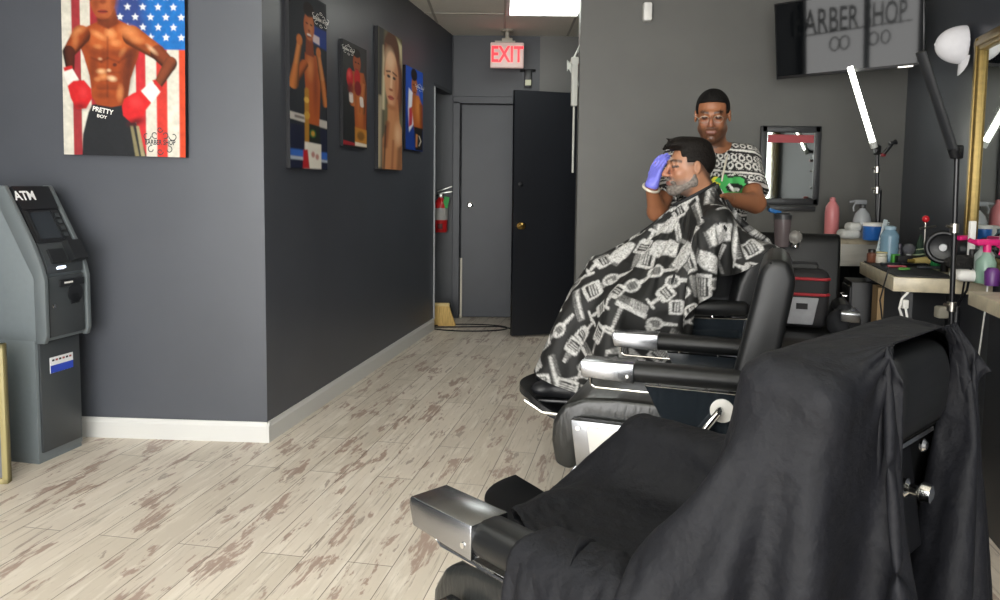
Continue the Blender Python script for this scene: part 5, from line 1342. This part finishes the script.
# ---- the barber
SKB = '#8a5a3e'
M['skinb'] = mat('barber_skin', SKB, .45, vcol=True); M['skinc'] = mat('customer_skin', '#b07a5c', .45, vcol=True)
BY = 3.62
hb = PY(712.5, 117, BY-.02); fwdb = V([-.30, -.90, -.24]); fwdb /= np.linalg.norm(fwdb)
def frame(f, up=(0, 0, 1.)):
    f = V(f, float)/np.linalg.norm(f); l = np.cross(V(up, float), f); l /= np.linalg.norm(l); return np.stack([f, l, np.cross(f, l)], 1)
RB = frame(fwdb)
base_b = V([hb[0]+.02, BY+.05, 0])
F = Field((.50, 3.0, 0), (1.42, 3.92, 1.86), .0052)
nb = PY(715, 152, BY+.05); chest = nb+V([0, .01, -.20]); hipc = V([nb[0]+.01, BY+.06, .95])
shR = PY(678, 161, BY+.03); shL = PY(744, 160, BY+.03)          # his right shoulder is on the left of the picture
F.ell(chest, (.165, .105, .19), k=.0); F.ell(chest+V([0, 0, -.22]), (.145, .105, .17), k=.05); F.ell(hipc, (.165, .115, .13), k=.05)
F.cone(shR, shL, .058, k=.04); F.cone(nb+V([-.07, .0, .0]), nb+V([.07, 0, 0]), .045, k=.04)
gB = head(F, hb, RB, neck_to=nb+V([0, 0, -.03]))
elR = PY(657, 212, 3.50); wrR = PY(651.5, 187, 3.42); elL = PY(755.5, 203, 3.45); wrL = PY(728, 199, 3.30)
F.cone(shR, elR, .052, .042, .03); F.cone(elR, wrR, .042, .027, .02); F.cone(shL, elL, .052, .043, .03); F.cone(elL, wrL, .045, .028, .02)
hdR = PY(659.5, 159, 3.40)-wrR
hand(F, wrR, hdR, (.75, .35, -.2), 1.0, .55, 1)
hand(F, wrL, wrL-elL+V([-.02, -.02, .02]), (0, -.2, -1.), .95, .5, -1)
for s_ in (-1, 1):
    hp_ = hipc+V([s_*.085, 0, -.05]); kn = V([hp_[0]+s_*.02, BY+.03, .52]); an = V([hp_[0]+s_*.03, BY+.08, .09])
    F.cone(hp_, kn, .085, .058, .04); F.cone(kn, an, .056, .038, .02); F.cone(an, an+V([0, -.16, -.045]), .04, .035, .02)
v, f = F.mesh(); v = smooth_mesh(v, f, 1)
Pb = thing('person', 'barber in a black and white patterned shirt and glasses, standing behind the customer', 'person', base_b)
Q = local(v, hb, RB); Cc, near = facepaint(Q, SKB, '#140f0d', '#7c463a', '#1c1411', .6)
# darker stubbled scalp under the short hair
mesh_obj('body', v-base_b, f.tolist(), M['skinb'], Pb, True, cols=Cc, sharp=0)
# hair: a close cap with a straight hairline
def haircap(hc, R, off, cut, grow, h=.0045, zlow=.0):
    lo = hc-.16; F = Field(lo, hc+.16, h)
    gg = lambda p: hc+R @ V(p, float)
    F.ell(gg((-.015, 0, .035)), V((.093, .074, .083))+off, R, 0)
    grow(F, gg)
    ax = [F.lo[i]+F.h*np.arange(F.n[i]) for i in range(3)]; P3 = np.stack(np.meshgrid(*ax, indexing='ij'), -1); L_ = (P3-hc) @ R
    F.d = np.maximum(F.d, cut(L_).astype(np.float32))
    v, f = F.mesh(); return smooth_mesh(v, f, 1), f
def cutb(L_):
    x, y, z = L_[..., 0], L_[..., 1], L_[..., 2]
    hl = .071+np.maximum(0, x-.045)*.4                     # hairline height at the front
    side = np.where(np.abs(y) > .05, .012-(.03-x)*.9*(x < .03)*.8, hl)
    low = np.where(x > .03, np.where(np.abs(y) > .062, .02, hl), np.where(x > -.03, .018, -.02-(-.03-x)*.35))
    return low-z
v, f = haircap(hb, RB, .004, cutb, lambda F, g: F.ell(g((-.01, 0, .058)), (.086, .066, .070), RB, .02))
M['hairb'] = mat('black_hair', '#0c0a09', .8, spec=.2, noise=(120, .3, .8))
mesh_obj('hair', v-base_b, f.tolist(), M['hairb'], Pb, True, sharp=0)
q = MB()
for s_ in (-1, 1):
    ring = [gB((.104+.004*0-.010*abs(cos(a)*.021)*20*.0, s_*.031+.022*cos(a), .006+.0155*sin(a)))-base_b for a in np.linspace(0, 2*pi, 21)]
    q.tube(ring, .0009, 6); q.tube([gB((.102, s_*.052, .010))-base_b, gB((.03, s_*.081, .012))-base_b, gB((-.012, s_*.088, .012))-base_b], .0009, 6)
q.tube([gB((.106, -.010, .010))-base_b, gB((.112, 0, .014))-base_b, gB((.106, .010, .010))-base_b], .0009, 6)
q.build('glasses', mat('thin_gold_frame', '#8d8272', .3, .8), Pb)
# shirt
F = Field((.60, 3.2, .85), (1.42, 3.92, 1.62), .005)
F.ell(chest, (.182, .122, .205), k=0); F.ell(chest+V([0, 0, -.22]), (.170, .128, .20), k=.05); F.ell(hipc+V([0, 0, .03]), (.182, .135, .14), k=.05)
F.cone(shR, shL, .071, k=.04); F.cone(nb+V([-.07, .0, -.01]), nb+V([.07, 0, -.01]), .052, k=.04)
slR = shR+(elR-shR)*.72; slL = shL+(elL-shL)*.74
F.cone(shR, slR, .070, .069, .03); F.cone(shL, slL, .072, .074, .03)
for (a_, e_) in ((slR, elR), (slL, elL)): d_ = (e_-a_)/np.linalg.norm(e_-a_); F.cone(a_+d_*.062, e_+d_*.05, .085, .085, .004, 's')
F.cone(nb+V([0, -.02, .02]), nb+V([0, -.02, .14]), .068, .075, .004, 's')
v, f = F.mesh(); v = smooth_mesh(v, f, 2)
# printed bands of links, plain stripes, a green and yellow figure low on the chest
X_, Y_, Z_ = v[:, 0], v[:, 1], v[:, 2]
u = (X_-nb[0])+.0*Y_; zz0 = Z_-nb[2]
arm = np.abs(u) > .155; sl = np.where(u > 0, 1, -1)
ww = zz0+u*.10+.35*np.where(arm, (np.abs(u)-.155), 0)
ang = np.arctan2(Y_-chest[1], u)*.17
tt = np.where(np.abs(Y_-chest[1]) > .06, u, u)+np.where(arm, Y_, 0)
per = .15; ph = (ww/per) % 1.
lum = np.zeros(len(v))
def band(p0, p1): return (ph > p0) & (ph < p1)
lum = np.where(band(.06, .13), .78, lum)                        # plain stripes
lum = np.where(band(.36, .42), .78, lum)
for (b0, b1) in ((.17, .33), (.48, .98)):
    m = band(b0, b1); c0 = (b0+b1)/2
    n_rows = 1 if b1-b0 < .2 else 2; rh = (b1-b0)/n_rows
    loc = ((ph-b0)/rh) % 1-.5; lk = ((tt/.032)+(((ph-b0)//rh) % 2)*.5) % 1-.5
    r_ = np.hypot(lk*1.0, loc*.95); lum = np.where(m & (((r_ > .22) & (r_ < .42)) | (np.abs(loc) > .46)), .74, lum)
colS = V(lin('#121214'))*(1-lum[:, None])+V(lin('#e2e0da'))*lum[:, None]
gx = u-(.022); gz = zz0-(-.165); dist = np.hypot(gx/.088, gz/.056)
blob = (dist+.12*np.sin(np.arctan2(gz, gx)*7)) < 1; fr_m = (Y_ < chest[1])
grn = blob & fr_m; colS[grn] = lin('#46b05c'); yel_ = grn & (gx < -.035+.012*np.sin(gz*160)); colS[yel_] = lin('#d6cf3e')
edge = grn & (dist+.12*np.sin(np.arctan2(gz, gx)*7) > .86); colS[edge] = lin('#16201a')
eye_ = grn & (np.hypot((gx-.03)/.026, (gz+.005)/.02) < 1); colS[eye_] = lin('#101412'); slash = eye_ & (np.abs(gx-.03+.8*(gz+.005)) < .007); colS[slash] = lin('#e4e4df')
mesh_obj('shirt', v-base_b, f.tolist(), mat('printed_shirt', '#222222', .8, vcol=True, noise=(30, 0, .35), bdist=.006), Pb, True, cols=colS, sharp=0)
q = MB(); q.tube([nb+V([.045, -.02, .05])-base_b, nb+V([.035, -.085, -.02])-base_b, nb+V([.015, -.115, -.075])-base_b, nb+V([.0, -.128, -.14])-base_b], .0045, 6); q.build('necklace', mat('pale_chain', '#d8d2c2', .35, .4), Pb)
# trousers and shoes
F = Field((.70, 3.3, .0), (1.35, 3.92, 1.12), .008)
F.ell(hipc, (.178, .13, .13), k=0)
for s_ in (-1, 1):
    hp_ = hipc+V([s_*.085, 0, -.05]); kn = V([hp_[0]+s_*.02, BY+.03, .52]); an = V([hp_[0]+s_*.03, BY+.08, .10])
    F.cone(hp_, kn, .102, .078, .04); F.cone(kn, an, .076, .066, .02)
v, f = F.mesh(); mesh_obj('trousers', smooth_mesh(v, f, 2)-base_b, f.tolist(), mat('dark_trousers', '#1c1d22', .8, noise=(20, .1, .3)), Pb, True, sharp=0)
for s_ in (-1, 1):
    an = V([hipc[0]+s_*.115, BY+.08, .0]); F = Field(an+V([-.08, -.25, -.01]), an+V([.08, .12, .14]), .005)
    F.cone(an+V([0, .03, .052]), an+V([0, -.15, .044]), .05, .043, .0); F.ell(an+V([0, -.02, .085]), (.05, .06, .05), k=.02)
    v, f = F.mesh(); v = smooth_mesh(v, f, 1); v[:, 2] = np.maximum(v[:, 2], .002); mesh_obj('shoe', v-base_b, f.tolist(), M['black'], Pb, True, sharp=0)
# violet glove over his right hand, pale bracelet
F = Field(wrR-.16, wrR+.20, .0032)
dgl = hdR/np.linalg.norm(hdR)
F.cone(wrR+dgl*.012, wrR+dgl*.03, .0315, .026, .0)
hand(F, wrR, hdR, (.75, .35, -.2), 1.06, .55, 1)
for e_ in range(0): pass
v, f = F.mesh(); v = smooth_mesh(v, f, 1)
gl_ = mesh_obj('glove', v-base_b+dgl*.001, f.tolist(), mat('violet_glove', '#6f71cf', .45, noise=(50, .05, .4), bdist=.003), Pb, True, sharp=0)
rq = np.array(Vector((0, 0, 1)).rotation_difference(Vector(dgl)).to_matrix())
q = MB(); q.torus(wrR-dgl*.004-base_b, .036, .0065, rot=rq @ rotm(.35)); q.build('bracelet', mat('pale_bracelet', '#cfc6b4', .35, .3), Pb)

# ---- the customer
OC = V([.87, 3.27, 0]); RzC = rotm(0, 0, radians(172))
def K_(x, y, z): return OC+RzC @ V([x, y, 0])+V([0, 0, z])
hc = PY(689.5, 169, 3.26); RCu = frame((-1., -.10, -.03))
Pc = thing('person', 'grey-bearded customer seated in a barber chair under a patterned cape', 'person', tuple(OC))
F = Field((-.02, 2.90, .34), (1.25, 3.70, 1.56), .0052)
nbc = PY(708, 203, 3.27); chc = K_(-.01, 0, 1.05)
F.ell(chc, (.12, .165, .17), k=0); F.ell(K_(0, 0, .90), (.13, .165, .15), k=.05); F.ell(K_(-.01, 0, .82), (.14, .17, .10), k=.05)
shN = K_(-.035, .175, 1.19); shF = K_(-.035, -.175, 1.19)
F.cone(shN, shF, .055, k=.04); 
gC = head(F, hc, RCu, neck_to=nbc+V([0.02, 0, -.05]), nr=.057)
hipN, hipF = K_(0, .09, .83), K_(0, -.09, .83); knN, knF = K_(.48, .12, .83), K_(.48, -.12, .83)
anN, anF = K_(.50, .10, .475), K_(.50, -.10, .475)
for (h_, k_, a_) in ((hipN, knN, anN), (hipF, knF, anF)):
    F.cone(h_, k_, .082, .058, .03); F.cone(k_, a_, .056, .040, .02); F.cone(a_, a_+RzC @ V([.13, 0, -.03]), .04, .03, .02)
hN, hF = K_(.36, .07, .985), K_(.36, -.07, .985)
for (s_, e_, h_) in ((shN, K_(.10, .25, .94), hN), (shF, K_(.10, -.25, .94), hF)):
    F.cone(s_, e_, .05, .04, .03); F.cone(e_, h_, .04, .027, .02)
hand(F, hN, RzC @ V([.8, -.3, -.2]), (0, 0, -1.), 1, .8, -1); hand(F, hF, RzC @ V([.8, .3, -.2]), (0, 0, -1.), 1, .8, 1)
v, f = F.mesh(); v = smooth_mesh(v, f, 1)
Q = local(v, hc, RCu); Cc, near = facepaint(Q, '#9c6f54', '#1d1512', '#9c5a4c', '#5f5854', .7)
# cropped greying sides above the ear
sd = ramp01(Q[:, 2]+np.maximum(0, -Q[:, 0]-.01)*1.2, .004, .03)*ramp01(-Q[:, 0], -.042, -.026)*((np.abs(Q[:, 1]) < .079)+0.)*near; Cc = Cc*(1-.78*sd[:, None])+V(lin('#2a2422'))*.78*sd[:, None]
mesh_obj('body', v-OC, f.tolist(), M['skinc'], Pc, True, cols=Cc, sharp=0)
def cutc(L_):
    x, y, z = L_[..., 0], L_[..., 1], L_[..., 2]
    low = np.where(x > .052, .080, np.where(x > .034, .050, np.where(x > -.02, .027, .027-(-.02-x)*1.1)))
    low = np.where(np.abs(y) < .045, np.minimum(low, .078), low); return np.maximum(low, -.05)-z
def growc(F, g):
    F.ell(g((.03, 0, .105)), (.068, .060, .034), RCu, .02); F.ell(g((-.03, 0, .09)), (.064, .060, .042), RCu, .02)
    rng = np.random.RandomState(3)
    for i in range(46):
        y = rng.uniform(-.05, .05); x0_ = rng.uniform(-.05, .07); z0_ = .108-.10*(y/.07)**2*.5+rng.uniform(0, .012)
        F.cone(g((x0_, y, z0_)), g((x0_+.035, y*1.1, z0_+rng.uniform(.004, .016))), .008, .003, .006)
    for i in range(9): y = -.045+.011*i; F.cone(g((.06, y, .108)), g((.098, y*1.05, .088+.006*(i % 3))), .014, .006, .006)
v, f = haircap(hc, RCu, .005, cutc, growc, h=.0036)
mesh_obj('hair', v-OC, f.tolist(), mat('dark_hair', '#110d0a', .7, spec=.2, noise=(90, .3, 1.)), Pc, True, sharp=0)
# short beard as a roughened shell along the jaw
def jaw():
    F = Field(hc-.15, hc+.15, .0034); g = gC
    F.ell(g((.070, 0, -.088)), (.029, .031, .025), RCu, 0)
    for y in (-1, 1): F.cone(g((.0, y*.054, -.055)), g((.062, y*.018, -.086)), .0195, .0225, .012); F.cone(g((.0, y*.062, -.03)), g((.0, y*.056, -.06)), .008, .0145, .01)
    for y in (-1, 1): F.cone(g((.096, y*.004, -.044)), g((.078, y*.030, -.060)), .0075, .008, .006)
    F.cone(g((.092, -.014, -.0565)), g((.092, .014, -.0565)), .008, k=.003, op='s')
    ax = [F.lo[i]+F.h*np.arange(F.n[i]) for i in range(3)]; P3 = np.stack(np.meshgrid(*ax, indexing='ij'), -1)
    F.d += (np.random.RandomState(1).rand(*F.d.shape)*.003-.0015).astype(np.float32)
    return F.mesh()
v, f = jaw(); mesh_obj('beard', v-OC, f.tolist(), mat('grey_beard', '#6c655f', .85, spec=.2, noise=(90, .45, 1.)), Pc, True, sharp=0)
F = Field((.3, 2.85, .74), (1.25, 3.75, 1.36), .007)
F.ell(chc, (.132, .178, .185), k=0); F.ell(K_(0, 0, .90), (.142, .178, .16), k=.05); F.cone(shN, shF, .064, k=.04)
for (s_, e_, h_) in ((shN, K_(.10, .25, .94), hN), (shF, K_(.10, -.25, .94), hF)): F.cone(s_, e_, .060, .052, .03); F.cone(e_, e_+(h_-e_)*.8, .052, .040, .02)
v, f = F.mesh(); mesh_obj('shirt', smooth_mesh(v, f, 2)-OC, f.tolist(), mat('black_shirt', '#16171a', .8), Pc, True, sharp=0)
# trousers, shoes
F = Field((-.02, 2.9, .40), (1.25, 3.70, 1.02), .008)
F.ell(K_(-.01, 0, .84), (.15, .18, .11), k=0)
for (h_, k_, a_) in ((hipN, knN, anN), (hipF, knF, anF)): F.cone(h_, k_, .094, .072, .03); F.cone(k_, a_+V([0, 0, -.03]), .07, .06, .02)
v, f = F.mesh(); mesh_obj('trousers', smooth_mesh(v, f, 2)-OC, f.tolist(), mat('grey_trousers', '#2b2c30', .8, noise=(20, .1, .3)), Pc, True, sharp=0)
for a_ in (anN, anF):
    F = Field(a_+V([-.26, -.12, -.12]), a_+V([.14, .12, .10]), .0045); fx = RzC @ V([1., 0, 0])
    F.cone(a_-fx*.03+V([0, 0, -.035]), a_+fx*.15+V([0, 0, -.025]), .042, .036, 0); F.ell(a_+V([0, 0, .0]), (.055, .048, .05), k=.02); F.ell(a_+fx*.17+V([0, 0, -.03]), (.05, .046, .03), k=.02)
    v, f = F.mesh(); so = mesh_obj('shoe', smooth_mesh(v, f, 1)-OC, f.tolist(), mat('black_shoe', '#191a1d', .45, noise=(40, .1, .3)), Pc, True, sharp=0)
    q = MB(); q.box((0, 0, 0), (.29, .085, .018), rot=RzC, bev=.008); vv = np.vstack(q.v)+(a_+fx*.06+V([0, 0, -.075])-OC); mesh_obj('sole', vv, q.f, M['black'], so, True)

# ---- printed cape on the customer
def capeC():
    pr = []
    cap = lambda a, b, ra, rb=None: pr.append(('cap', V(a, float), V(b, float), ra, rb if rb is not None else ra))
    cap(K_(-.02, .0, .88), K_(-.01, 0, 1.10), .155, .135); cap(shN, shF, .058); cap(nbc+V([.0, 0, -.04]), nbc+V([-.02, 0, .05]), .056)
    for (s_, e_, h_) in ((shN, K_(.10, .25, .94), hN), (shF, K_(.10, -.25, .94), hF)): cap(s_, e_, .055, .045); cap(e_, h_, .042, .04); cap(h_, h_+RzC @ V([.08, 0, -.02]), .045)
    for (h_, k_, a_) in ((hipN, knN, anN), (hipF, knF, anF)): cap(h_, k_, .095, .075); cap(k_, a_, .074, .06); cap(a_, a_+RzC @ V([.14, 0, -.03]), .05)
    pr.extend(chairprims((.83, 3.27), radians(172), ZC, .235, .37, .50, bt=1.0))
    cap(K_(.48, .12, .83), K_(.48, -.12, .83), .07)
    nc = PY(694, 195.5, 3.27)
    def neck(a): d = RzC @ V([cos(a), sin(a), 0]); return nc+d*V([.085, .07, 0])+V([0, 0, -.048*cos(a)])
    dg = [-180, -150, -120, -90, -60, -30, 0, 25, 45, 62, 80, 100, 120, 150, 180]; lt = [.34, .38, .46, .58, .74, .84, .86, .86, .79, .60, .45, .37, .34, .33, .34]
    def Lf(a): return float(np.interp((np.degrees(a)+180) % 360-180, dg, lt))
    def init(th, L, nk):
        d = np.stack([np.cos(th), np.sin(th), np.zeros_like(th)], -1)
        p = nk+(d*L[:, None]*.98) @ RzC.T; p[:, 2] = nk[:, 2]+.0*L; return p
    return polar_cape(160, 72, Lf, neck, -pi, pi, collide(pr), 180, it=9, closed=True, init=init, thick=.012, seed=2, bend=.35, full=1.08)
XC, flC, thC = capeC()
# motifs of the print: white engravings of barber's tools, each on a 100 x 100 field
def motif(fn, seed=0):
    p = Paint(0, 0, 100, 100, 2, '#000000'); fn(p); return p.c[..., 0]
W1, W2, K1 = '#e6e3dc', '#9a9892', '#000000'
def m_bottle(p):
    p.poly([(30, 40), (70, 40), (74, 50), (74, 94), (26, 94), (26, 50)], W1); p.poly([(32, 54), (68, 54), (68, 84), (32, 84)], K1); p.poly([(42, 18), (58, 18), (60, 40), (40, 40)], W2)
    p.poly([(44, 4), (56, 4), (56, 18), (44, 18)], W1)
    for y in (60, 68, 76): p.line([(36, y), (64, y-3)], 2, W1)
def m_comb(p):
    p.poly([(4, 34), (96, 34), (96, 48), (4, 48)], W1)
    for x in range(6, 96, 5): p.line([(x, 48), (x, 70)], 1.3, W1 if x > 40 else W2)
def m_comb2(p):
    p.poly([(2, 42), (98, 30), (99, 60), (2, 66)], W2); p.poly([(6, 46), (94, 36), (94, 46), (6, 54)], W1)
    for x in range(8, 96, 6): p.line([(x, 52), (x, 64)], 1.4, K1)
def m_sciss(p):
    p.line([(20, 8), (60, 66)], (1.5, 4.5), W1); p.line([(52, 6), (44, 66)], (1.5, 4.5), W1)
    for c in ((36, 80), (68, 80)): p.ell(c[0], c[1], 13, 14, W1); p.ell(c[0], c[1], 8, 9, K1)
def m_razor(p):
    p.poly([(5, 40), (54, 30), (58, 46), (10, 56)], W1); p.line([(56, 40), (96, 66)], (6, 4.5), W2); p.line([(12, 48), (52, 38)], 1, K1)
def m_clip(p):
    p.poly([(30, 14), (70, 14), (76, 46), (70, 96), (30, 96), (24, 46)], W1, soft=5); p.poly([(27, 4), (73, 4), (71, 14), (29, 14)], W2)
    for x in range(30, 72, 6): p.line([(x, 4), (x, 12)], 1, K1)
    for (a, b) in ((40, 40), (60, 36), (50, 60), (42, 76), (60, 80)): p.ell(a, b, 3, 2, W2)
def m_brush(p):
    p.ell(50, 30, 19, 26, W1); p.ell(50, 30, 12, 18, W2); p.line([(50, 54), (50, 96)], (6, 4), W1)
    for y in (18, 26, 34, 42): p.line([(40, y), (60, y)], 1, K1)
def m_jar(p):
    p.poly([(18, 34), (82, 34), (86, 44), (84, 88), (16, 88), (14, 44)], W1); p.poly([(20, 14), (80, 14), (80, 32), (20, 32)], W2); p.poly([(24, 48), (76, 48), (76, 78), (24, 78)], K1)
    for y in (54, 62, 70): p.line([(28, y), (72, y-3)], 2.2, W1)
def m_pump(p):
    p.poly([(34, 46), (66, 46), (72, 58), (72, 96), (28, 96), (28, 58)], W1); p.poly([(46, 20), (54, 20), (56, 46), (44, 46)], W1); p.line([(34, 16), (62, 16)], 4, W1); p.poly([(34, 62), (66, 62), (66, 86), (34, 86)], K1)
    p.line([(38, 70), (62, 68)], 2, W1); p.line([(38, 78), (62, 76)], 2, W1)
def m_saf(p):
    p.poly([(24, 8), (76, 8), (72, 26), (28, 26)], W1); p.line([(50, 26), (50, 96)], (4, 6), W1); p.line([(30, 17), (70, 17)], 1.4, K1)
    for y in range(36, 92, 7): p.line([(45, y), (55, y+3)], .9, K1)
MO = [motif(f_) for f_ in (m_bottle, m_comb, m_sciss, m_razor, m_clip, m_jar, m_brush, m_pump, m_comb2, m_saf)]
res = .0034; NX = int(2.6/res); IM = np.full((NX, NX), lin('#17171a')[0])
rng = np.random.RandomState(11); cell = .098; kk = 0
for r_ in range(-15, 16):
    for c_ in range(-15, 16):
        cx = (c_+.5*(r_ % 2))*cell+rng.uniform(-.012, .012); cy = r_*cell*.92+rng.uniform(-.012, .012)
        mo = MO[kk % 10 if rng.rand() < .6 else rng.randint(10)]; kk += 1
        an_ = rng.uniform(-.7, .7)+(pi if rng.rand() < .3 else 0)+pi/2; sz = rng.uniform(.118, .142); hw = sz*.72
        i0 = int((cx-hw+1.3)/res); i1 = int((cx+hw+1.3)/res); j0 = int((cy-hw+1.3)/res); j1 = int((cy+hw+1.3)/res)
        if i0 < 0 or j0 < 0 or i1 >= NX or j1 >= NX: continue
        gx, gy = np.meshgrid((np.arange(i0, i1)+.5)*res-1.3-cx, (np.arange(j0, j1)+.5)*res-1.3-cy)
        u_ = (gx*cos(an_)+gy*sin(an_))/sz*50+25-.5; v_ = (-gx*sin(an_)+gy*cos(an_))/sz*50+25-.5
        ok = (u_ > 0) & (u_ < 48.9) & (v_ > 0) & (v_ < 48.9); a0 = np.clip(u_, 0, 48.9); b0 = np.clip(v_, 0, 48.9)
        ia, ib = a0.astype(int), b0.astype(int); fa, fb = a0-ia, b0-ib
        s_ = (mo[ib, ia]*(1-fa)+mo[ib, ia+1]*fa)*(1-fb)+(mo[ib+1, ia]*(1-fa)+mo[ib+1, ia+1]*fa)*fb
        eng = .35+.75*rng.rand(*s_.shape); IM[j0:j1, i0:i1] = np.maximum(IM[j0:j1, i0:i1], np.where(ok, s_*eng, 0)*.66)
GX = upsample(XC, 5, True); GF = upsample(np.concatenate([flC, np.zeros(flC.shape[:2]+(1,))], -1), 5, True).reshape(-1, 3)
ui = np.clip((GF[:, 0]+1.3)/res-.5, 0, NX-2); vi = np.clip((GF[:, 1]+1.3)/res-.5, 0, NX-2); ia, ib = ui.astype(int), vi.astype(int); fa, fb = ui-ia, vi-ib
lum = (IM[ib, ia]*(1-fa)+IM[ib, ia+1]*fa)*(1-fb)+(IM[ib+1, ia]*(1-fa)+IM[ib+1, ia+1]*fa)*fb
colC = lum[:, None]*V([1., .99, .96])
mm, nn = GX.shape[:2]
cC = mesh_obj('barber_cape', GX.reshape(-1, 3), grid_faces(mm, nn, True).tolist(), mat('printed_cape', '#222222', .6, vcol=True, noise=(26, 0, .3), bdist=.004, spec=.3), None, True, cols=colC, sharp=0)
tag(cC, 'black cape printed with white barber tools, worn by the seated customer', 'cape')
ns = 96; q = MB(); q.tube([XC[0, i]+V([0, 0, .004]) for i in list(range(0, 160, 4))+[0]], .007, 8); q.build('neckband', M['blackm'], cC)

# ------------------------------------------------------------------ bag and jacket on the rear chair
OD = V([1.56, 4.02]); RzD = rotm(0, 0, radians(252))
def D_(x, y, z): p = RzD @ V([x, y, 0]); return V([OD[0]+p[0], OD[1]+p[1], z])
c = D_(.08, .05, .615)
Bg = thing('bag', 'grey, black and red bag standing on the seat of the rear barber chair', 'bag', tuple(c), radians(252)+pi/2)
M['bagk'] = mat('bag_black', '#1d1c1f', .7, noise=(40, .1, .4)); M['bagr'] = mat('bag_red', '#a3222c', .6); M['bagg'] = mat('bag_grey', '#9d9ea2', .7, noise=(40, .06, .3))
q = MB(); q.box((0, 0, .15), (.24, .15, .30), bev=.04, seg=4); q.build('body', M['bagk'], Bg)
q = MB(); q.prism([(-.085, .02), (.045, .02), (.07, .16), (-.09, .16)], 'y', -.085, -.07, bev=.006); fpn = q.build('front_panel', M['bagg'], Bg)
q = MB(); q.box((-.01, -.087, .115), (.055, .004, .03)); q.build('patch', M['bagk'], fpn, smooth=False)
for z_ in (.175, .255): q = MB(); q.tube([(-.118, -.05, z_), (-.10, -.078, z_), (.10, -.078, z_), (.118, -.05, z_)], .008, 8); q.build('red_piping', M['bagr'], Bg)
q = MB(); q.tube([(-.07, 0, .29), (-.06, 0, .33), (.06, 0, .33), (.07, 0, .29)], .007, 8); q.build('handle', M['bagk'], Bg)
c = D_(.20, .235, .615); F = Field((-.16, -.16, -.01), (.16, .16, .2), .006)
rng = np.random.RandomState(5); F.ell((0, 0, .06), (.11, .09, .075), k=0)
for i in range(9): a = rng.uniform(0, 2*pi); F.cone((.07*cos(a), .06*sin(a), .03), (.02*cos(a+1), .02*sin(a+1), .13), .03, .02, .02)
v, f = F.mesh(); v = smooth_mesh(v, f, 2)*V([.75, .75, .9]); v[:, 2] = np.maximum(v[:, 2], 0); o = mesh_obj('folded_jacket', v, f.tolist(), mat('dark_jacket', '#15171c', .8, noise=(14, .1, .6), bdist=.01), None, True, sharp=0)
o.location = c; tag(o, 'crumpled dark jacket on the rear barber chair beside the bag', 'jacket')
